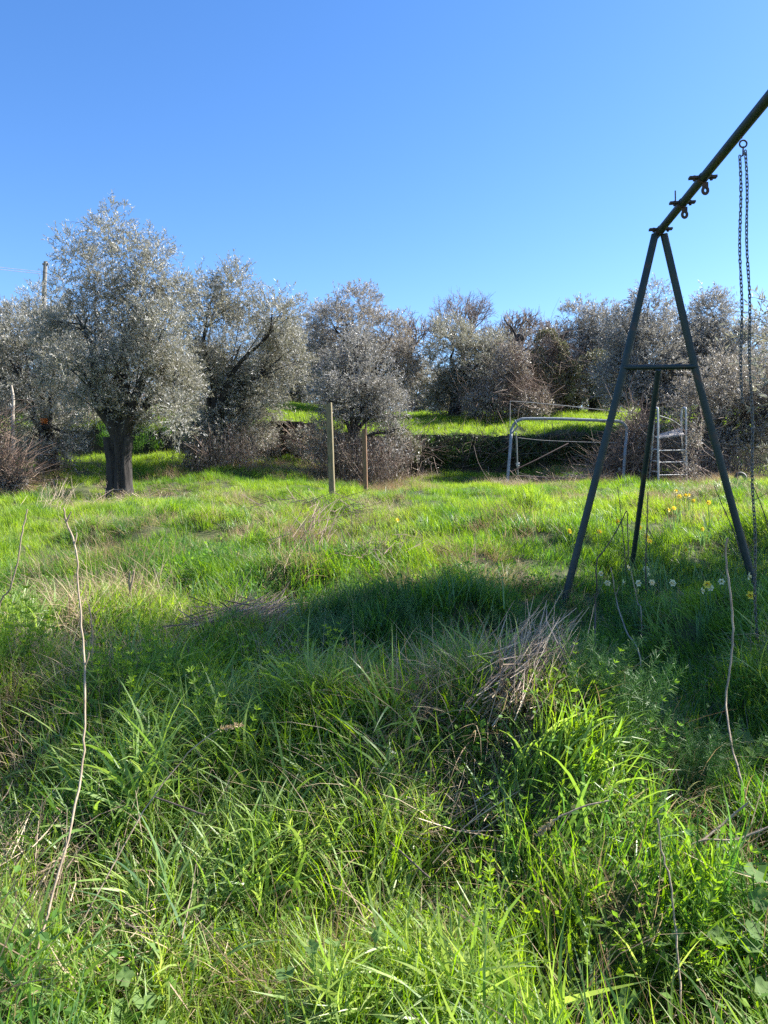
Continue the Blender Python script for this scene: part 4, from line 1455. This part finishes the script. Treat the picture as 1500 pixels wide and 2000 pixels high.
heap('straw_heap', 'rusty brown dead stems around a dark hole at lower left', 'straw heap', (210, 1.85), (330, 2.0), 200, .08, (.08, .26), 'heapstraw', .003, .04, (0, 0, .05), .8)
heap('straw_heap', 'fan of dry stems standing left of the tallest olive trunk', 'straw heap', (100, 9.0), (118, 9.2), 80, .12, (.15, .4), 'heapstraw', .004, .03, (0, 0, .28), .35)
heap('straw_heap', 'loose straws poking up around the trunk foot of the tallest olive', 'straw heap', (230, 11.2), (300, 11.3), 160, .25, (.2, .5), 'heapstraw', .007, .08, (0, 0, .1), .7)


# ------------------------------------------------------------------ daffodils
def petal_ring(mb, n, r, w, cup, a):
    for k in range(n):
        ph = 2 * math.pi * k / n
        c, s = math.cos(ph), math.sin(ph)
        pts = [(0.18 * r, 0, 0), (.55 * r, w / 2, cup * .4), (r, 0, cup), (.55 * r, -w / 2, cup * .4)]
        V = [(x * c - y * s, x * s + y * c, z) for x, y, z in pts]
        mb.add(V, [(0, 1, 2, 3)], a)


def daffodil_parts(petals):
    pm = MB()
    petal_ring(pm, 6, .031, .025, .009, .3)
    cm = MB()
    k = 10
    V = [(math.cos(6.283 * j / k) * r, math.sin(6.283 * j / k) * r, z) for z, r in ((0, .006), (.014, .009), (.022, .012)) for j in range(k)]
    cm.add(V, [(i * k + j, i * k + (j + 1) % k, (i + 1) * k + (j + 1) % k, (i + 1) * k + j) for i in range(2) for j in range(k)], .5)
    return pm.mesh('petals', M[petals]), cm.mesh('trumpet', M['corona'] if petals == 'petal_y' else M['petal_w2'])


M['petal_w2'] = leaf_mat('cream_trumpets', [(0, (.80, .72, .42)), (1, (.78, .66, .30))], rough=.6, trans=.3, tcol=(.7, .6, .2), inst=False)
DAFF = {'w': daffodil_parts('petal_w'), 'y': daffodil_parts('petal_y')}
lm_ = MB()
blades(lm_, 7, .02, (.16, .26), (.007, .011), (0, .25), (.2, .9), 5, twist=.4)
daff_leaves = lm_.mesh('leaves', M['strap'])


def daffodil(px, py, d, kind, label, sc=1.0, group=None, face=None):
    hh = .17 + .14 * RS.rand()
    for d in np.arange(2.6, 16, .02):      # where the sight line comes down to flower height
        p = at(px, py, d)
        zg = float(height(p[0], p[1]))
        if p[2] - zg < hh:
            break
    z = p[2]
    t = thing('daffodil', label, 'flower', (p[0], p[1], zg), group)
    mb = MB()
    h = z - zg
    mb.tube(smooth_path([(0, .02, -.02), (0, .01, h * .5), (0, .012, h * .92), (0, .008, h)], 3), .0025, 5)
    me = mb.mesh('stem', M['strap'])
    rz = RS.rand() * 2.6 - 1.3 if face is None else face
    rx = R(62 + 50 * RS.rand())
    for nm, m_, loc, rot, s in (('stem', me, (0, 0, 0), (0, 0, 0), 1), ('leaves', daff_leaves, (0, .02, 0), (0, 0, RS.rand() * 6), .8 + .3 * RS.rand()),
                                ('petals', DAFF[kind][0], (0, 0, h), (rx, 0, rz), sc), ('trumpet', DAFF[kind][1], (0, 0, h), (rx, 0, rz), sc)):
        o = bpy.data.objects.new(nm, m_)
        COL.objects.link(o)
        o.parent = t
        o.location, o.rotation_euler, o.scale = loc, rot, (s, s, s)


GW, GY = 'pale daffodils in the shade under the swing frame', 'yellow daffodils in the sunny grass'
for px_, py_, d_, k_, lb in (
        (1173, 1120, 4.9, 'w', 'leftmost cream daffodil of the shaded row under the swing'), (1187, 1138, 4.7, 'w', 'cream daffodil just below the leftmost one under the swing'),
        (1216, 1137, 4.7, 'w', 'cream daffodil between the pale twig and the brace foot'), (1226, 1109, 5.2, 'w', 'small cream daffodil right at the foot of the swing brace'),
        (1246, 1139, 4.7, 'w', 'cream daffodil below the dark leaf clump, left one'), (1262, 1112, 5.0, 'w', 'upper drooping cream daffodil in front of the dark leaf clump'),
        (1265, 1121, 4.95, 'w', 'second cream head touching the drooping daffodil at the dark leaf clump'),
        (1274, 1137, 4.7, 'w', 'cream daffodil below the drooping daffodil at the dark leaf clump'), (1315, 1138, 4.7, 'w', 'solitary cream daffodil midway between brace and right swing leg'),
        (1370, 1154, 4.5, 'w', 'greenish cream daffodil half hidden left of the knee stalk'), (1381, 1142, 4.6, 'y', 'pale yellow daffodil pair member left of the knee stalk'),
        (1388, 1147, 4.55, 'w', 'creamy daffodil touching the pale yellow one by the knee stalk'), (1409, 1136, 4.7, 'w', 'cream daffodil immediately left of the knee stalk'),
        (1461, 1125, 4.6, 'w', 'large cream daffodil against the foot of the right swing leg'), (1467, 1162, 4.3, 'y', 'bright sunlit yellow daffodil beside the chain')):
    daffodil(px_, py_, d_, k_, lb, .62 + .22 * RS.rand(), GW)
for px_, py_, d_, lb in (
        (1320, 959, 10.8, 'topmost yellow daffodil near the slide ladder'), (1338, 968, 10.2, 'yellow daffodil in the bright cluster below the slide ladder'),
        (1345, 967, 10.2, 'right hand bloom of the bright cluster below the slide ladder'), (1327, 970, 10.2, 'left bloom of the bright cluster below the slide ladder'),
        (1354, 978, 9.6, 'yellow daffodil just right below the bright cluster'), (1385, 982, 9.4, 'yellow daffodil beside the right swing leg'),
        (1305, 996, 8.8, 'pale yellow daffodil on the brown patch by the thick twig'), (1317, 992, 8.9, 'orange yellow daffodil on the brown patch right of the thick twig'),
        (1114, 1037, 7.2, 'yellow daffodil just left of the left swing leg'), (1137, 1036, 7.2, 'yellow daffodil close right of the left swing leg'),
        (1170, 1039, 7.2, 'yellow daffodil midway between left swing leg and bent twig'), (1205, 1018, 7.8, 'small yellow daffodil left of the long upright twig'),
        (1247, 1020, 7.8, 'pale daffodil right beside the swing brace'), (1249, 1030, 7.4, 'yellow daffodil below the pale one beside the swing brace'),
        (1262, 1048, 6.8, 'orange yellow daffodil at the thick upright twig'), (1269, 1056, 6.6, 'lowest yellow daffodil by the thick upright twig'),
        (1373, 1033, 7.3, 'yellow daffodil above the green clump near the knee stalk'), (1338, 1074, 6.2, 'orange tinged daffodil at the sun edge left of the knee stalk'),
        (775, 1016, 7.9, 'lone yellow daffodil in mid meadow below the shorter post')):
    daffodil(px_, py_, d_, 'y', lb, .72 + .2 * RS.rand(), GY)


# ------------------------------------------------------------------ strap leaf clumps, one object per leaf
def strap_clump(label, px, d, n, L, W, th0=(0, .4), th1=(.5, 1.8), mat='strap', name='leaf_clump', rad=.05, az=None):
    g = ground_at(px, d)
    t = thing(name, label, 'leafy plant', g)
    for i in range(n):
        mb = MB()
        b0 = np.array([[rad * RS.randn() * .6, rad * RS.randn() * .6, 0]])
        blades(mb, 1, 0, L, W, th0, th1, 8, base=b0, twist=.5, az=None if az is None else np.array([az[0] + (az[1] - az[0]) * RS.rand()]))
        # a channelled leaf: pull the middle of the ribbon down
        o = bpy.data.objects.new('leaf', mb.mesh('leaf', M[mat]))
        COL.objects.link(o)
        o.parent = t
    return t


strap_clump('large clump of long grey green strap leaves at lower left', 305, 2.02, 22, (.28, .46), (.010, .017), (0, .7), (.8, 2.1), rad=.08)
strap_clump('strap leaved clump just right of the largest clump at lower left', 370, 1.86, 10, (.22, .36), (.009, .014), (.1, .7), (1.2, 2.2))
strap_clump('upright blue green blades in the near weeds right of centre', 1000, 2.25, 6, (.16, .28), (.010, .015), (0, .25), (.3, 1.0))
strap_clump('broad grass clump at the bottom centre right', 1150, 1.75, 14, (.18, .30), (.008, .013), (0, .5), (.6, 1.8))
strap_clump('tuft of wide blades in the near sun left of the leaning straw bundle', 470, 3.0, 16, (.2, .34), (.008, .012), (0, .4), (.5, 1.7))
strap_clump('clump of wide bright blades beside the straw bundle', 1085, 2.75, 12, (.14, .25), (.009, .014), (0, .4), (.5, 1.6))
strap_clump('spiky dark daffodil leaves standing right of the swing brace foot', 1268, 5.35, 64, (.2, .34), (.008, .012), (0, .45), (.3, 1.1), rad=.14)
strap_clump('second spiky leaf clump behind the daffodil row near the knee stalk', 1380, 5.3, 30, (.16, .26), (.008, .012), (0, .4), (.2, .9), rad=.2)
strap_clump('low dark tuft in the sunny grass above the knee stalk', 1385, 7.2, 26, (.14, .24), (.008, .012), (0, .6), (.4, 1.3), rad=.14)
strap_clump('dark tussock at the rim of the shade left of centre', 385, 5.0, 40, (.14, .26), (.006, .010), (0, .6), (.4, 1.5), rad=.16)
strap_clump('bushy tussock of blades rising at the shade edge centre left', 590, 4.5, 60, (.16, .30), (.006, .010), (0, .5), (.4, 1.6), rad=.20)
strap_clump('green tussock at the shade edge just right of centre', 900, 4.4, 50, (.14, .26), (.006, .010), (0, .5), (.4, 1.6), rad=.20)
strap_clump('leaning tussock at the left edge of the shaded hollow', 300, 3.5, 34, (.18, .32), (.006, .011), (0, .6), (.5, 1.7), rad=.12)

P, rot, scl = lay(*[np.concatenate(a) for a in zip(*[(np.array([q[0] + dx]), np.array([q[1] + dy])) for q in
                                                     [at(1190, 1000, 2.62), at(1215, 1000, 2.5), at(1150, 1000, 2.55), at(980, 1000, 3.5), at(560, 1000, 3.4), at(1330, 1000, 2.6), at(630, 1000, 3.9), at(1000, 1000, 4.2),
                                                      at(1370, 1000, 2.5), at(540, 1000, 3.2), at(800, 1000, 4.1), at(60, 1000, 11), at(100, 1000, 10.5)]
                                                     for dx, dy in ((0, 0), (.07, .05), (-.06, .04))])], .9, 1.4, .25)
scatter('fennel', P, rot, scl, RS.randint(0, 3, len(P)), np.clip(.05 + .35 * RS.rand(len(P)), 0, 1), kit_fern, 'feathery pale green fennel fronds near the straw bundle and in the shade', 'fennel')


# round leaved mallow plants
def mallow(label, px, d, n, size, spreadr=.12):
    g = ground_at(px, d)
    t = thing('mallow', label, 'leafy plant', g)
    for i in range(n):
        a = RS.rand() * 6.28
        c = np.array([math.cos(a), math.sin(a), 0]) * spreadr * RS.rand() + np.array([0, 0, .10 + .12 * RS.rand()])
        s = size * (.6 + .6 * RS.rand())
        k = 15
        V = [(0, 0, 0)]
        for ring in (.55, 1.0):
            for j in range(k):
                th = .25 + (6.283 - .5) * j / (k - 1)
                r_ = s * ring * (1 + (.13 * math.cos(th * 5) + .05 * math.cos(th * 11) if ring == 1 else 0))
                V.append((r_ * math.cos(th), r_ * math.sin(th), s * (.16 * ring * math.cos(th * 5 + 1) * ring + .18 * ring * ring)))
        F = [(0, 1 + j, 2 + j, 2 + j) for j in range(k - 1)] + [(1 + j, 1 + k + j, 2 + k + j, 2 + j) for j in range(k - 1)]
        mb = MB()
        mb.add(V, F, .2 + .6 * RS.rand(), True)
        o = bpy.data.objects.new('leaf', mb.mesh('leaf', M['mallow']))
        COL.objects.link(o)
        o.parent = t
        o.location = Vector(c)
        o.rotation_euler = (R(-20) + .5 * RS.randn(), .5 * RS.randn(), RS.rand() * 6.28)
        mb = MB()
        mb.tube([(c[0] * .2, c[1] * .2, 0), (c[0] * .8, c[1] * .8, c[2] * .6), tuple(c)], .0018, 5)
        o2 = mb.build('stalk', M['mallow'])
        o2.parent = t
        pass
    return t


mallow('round leaved mallow at the right, palest leaves beside the upright stem', 1365, 1.75, 6, .022)
mallow('round leaved mallow at the right edge of the near grass', 1480, 1.78, 7, .024)
mallow('round leaved plant low in the bottom right corner', 1490, 1.6, 6, .022)
mallow('round leaved plant at the bottom, right of centre', 1235, 1.55, 5, .020)
mallow('lobed dark leaved plant beside the dark hole at lower left', 275, 1.72, 7, .026)
mallow('small round leaved plant at the bottom left of centre', 640, 1.62, 5, .018)
mallow('round leaved plant under the largest strap clump', 330, 1.66, 5, .020)
mallow('dark round leaved plant at the right edge in the shade', 1490, 2.75, 6, .035, .16)

print('POINTS', P_count, 'STONES', cnt, 'TRIS', sum(len(o.data.loops) for o in scene.objects if o.type == 'MESH') // 3)
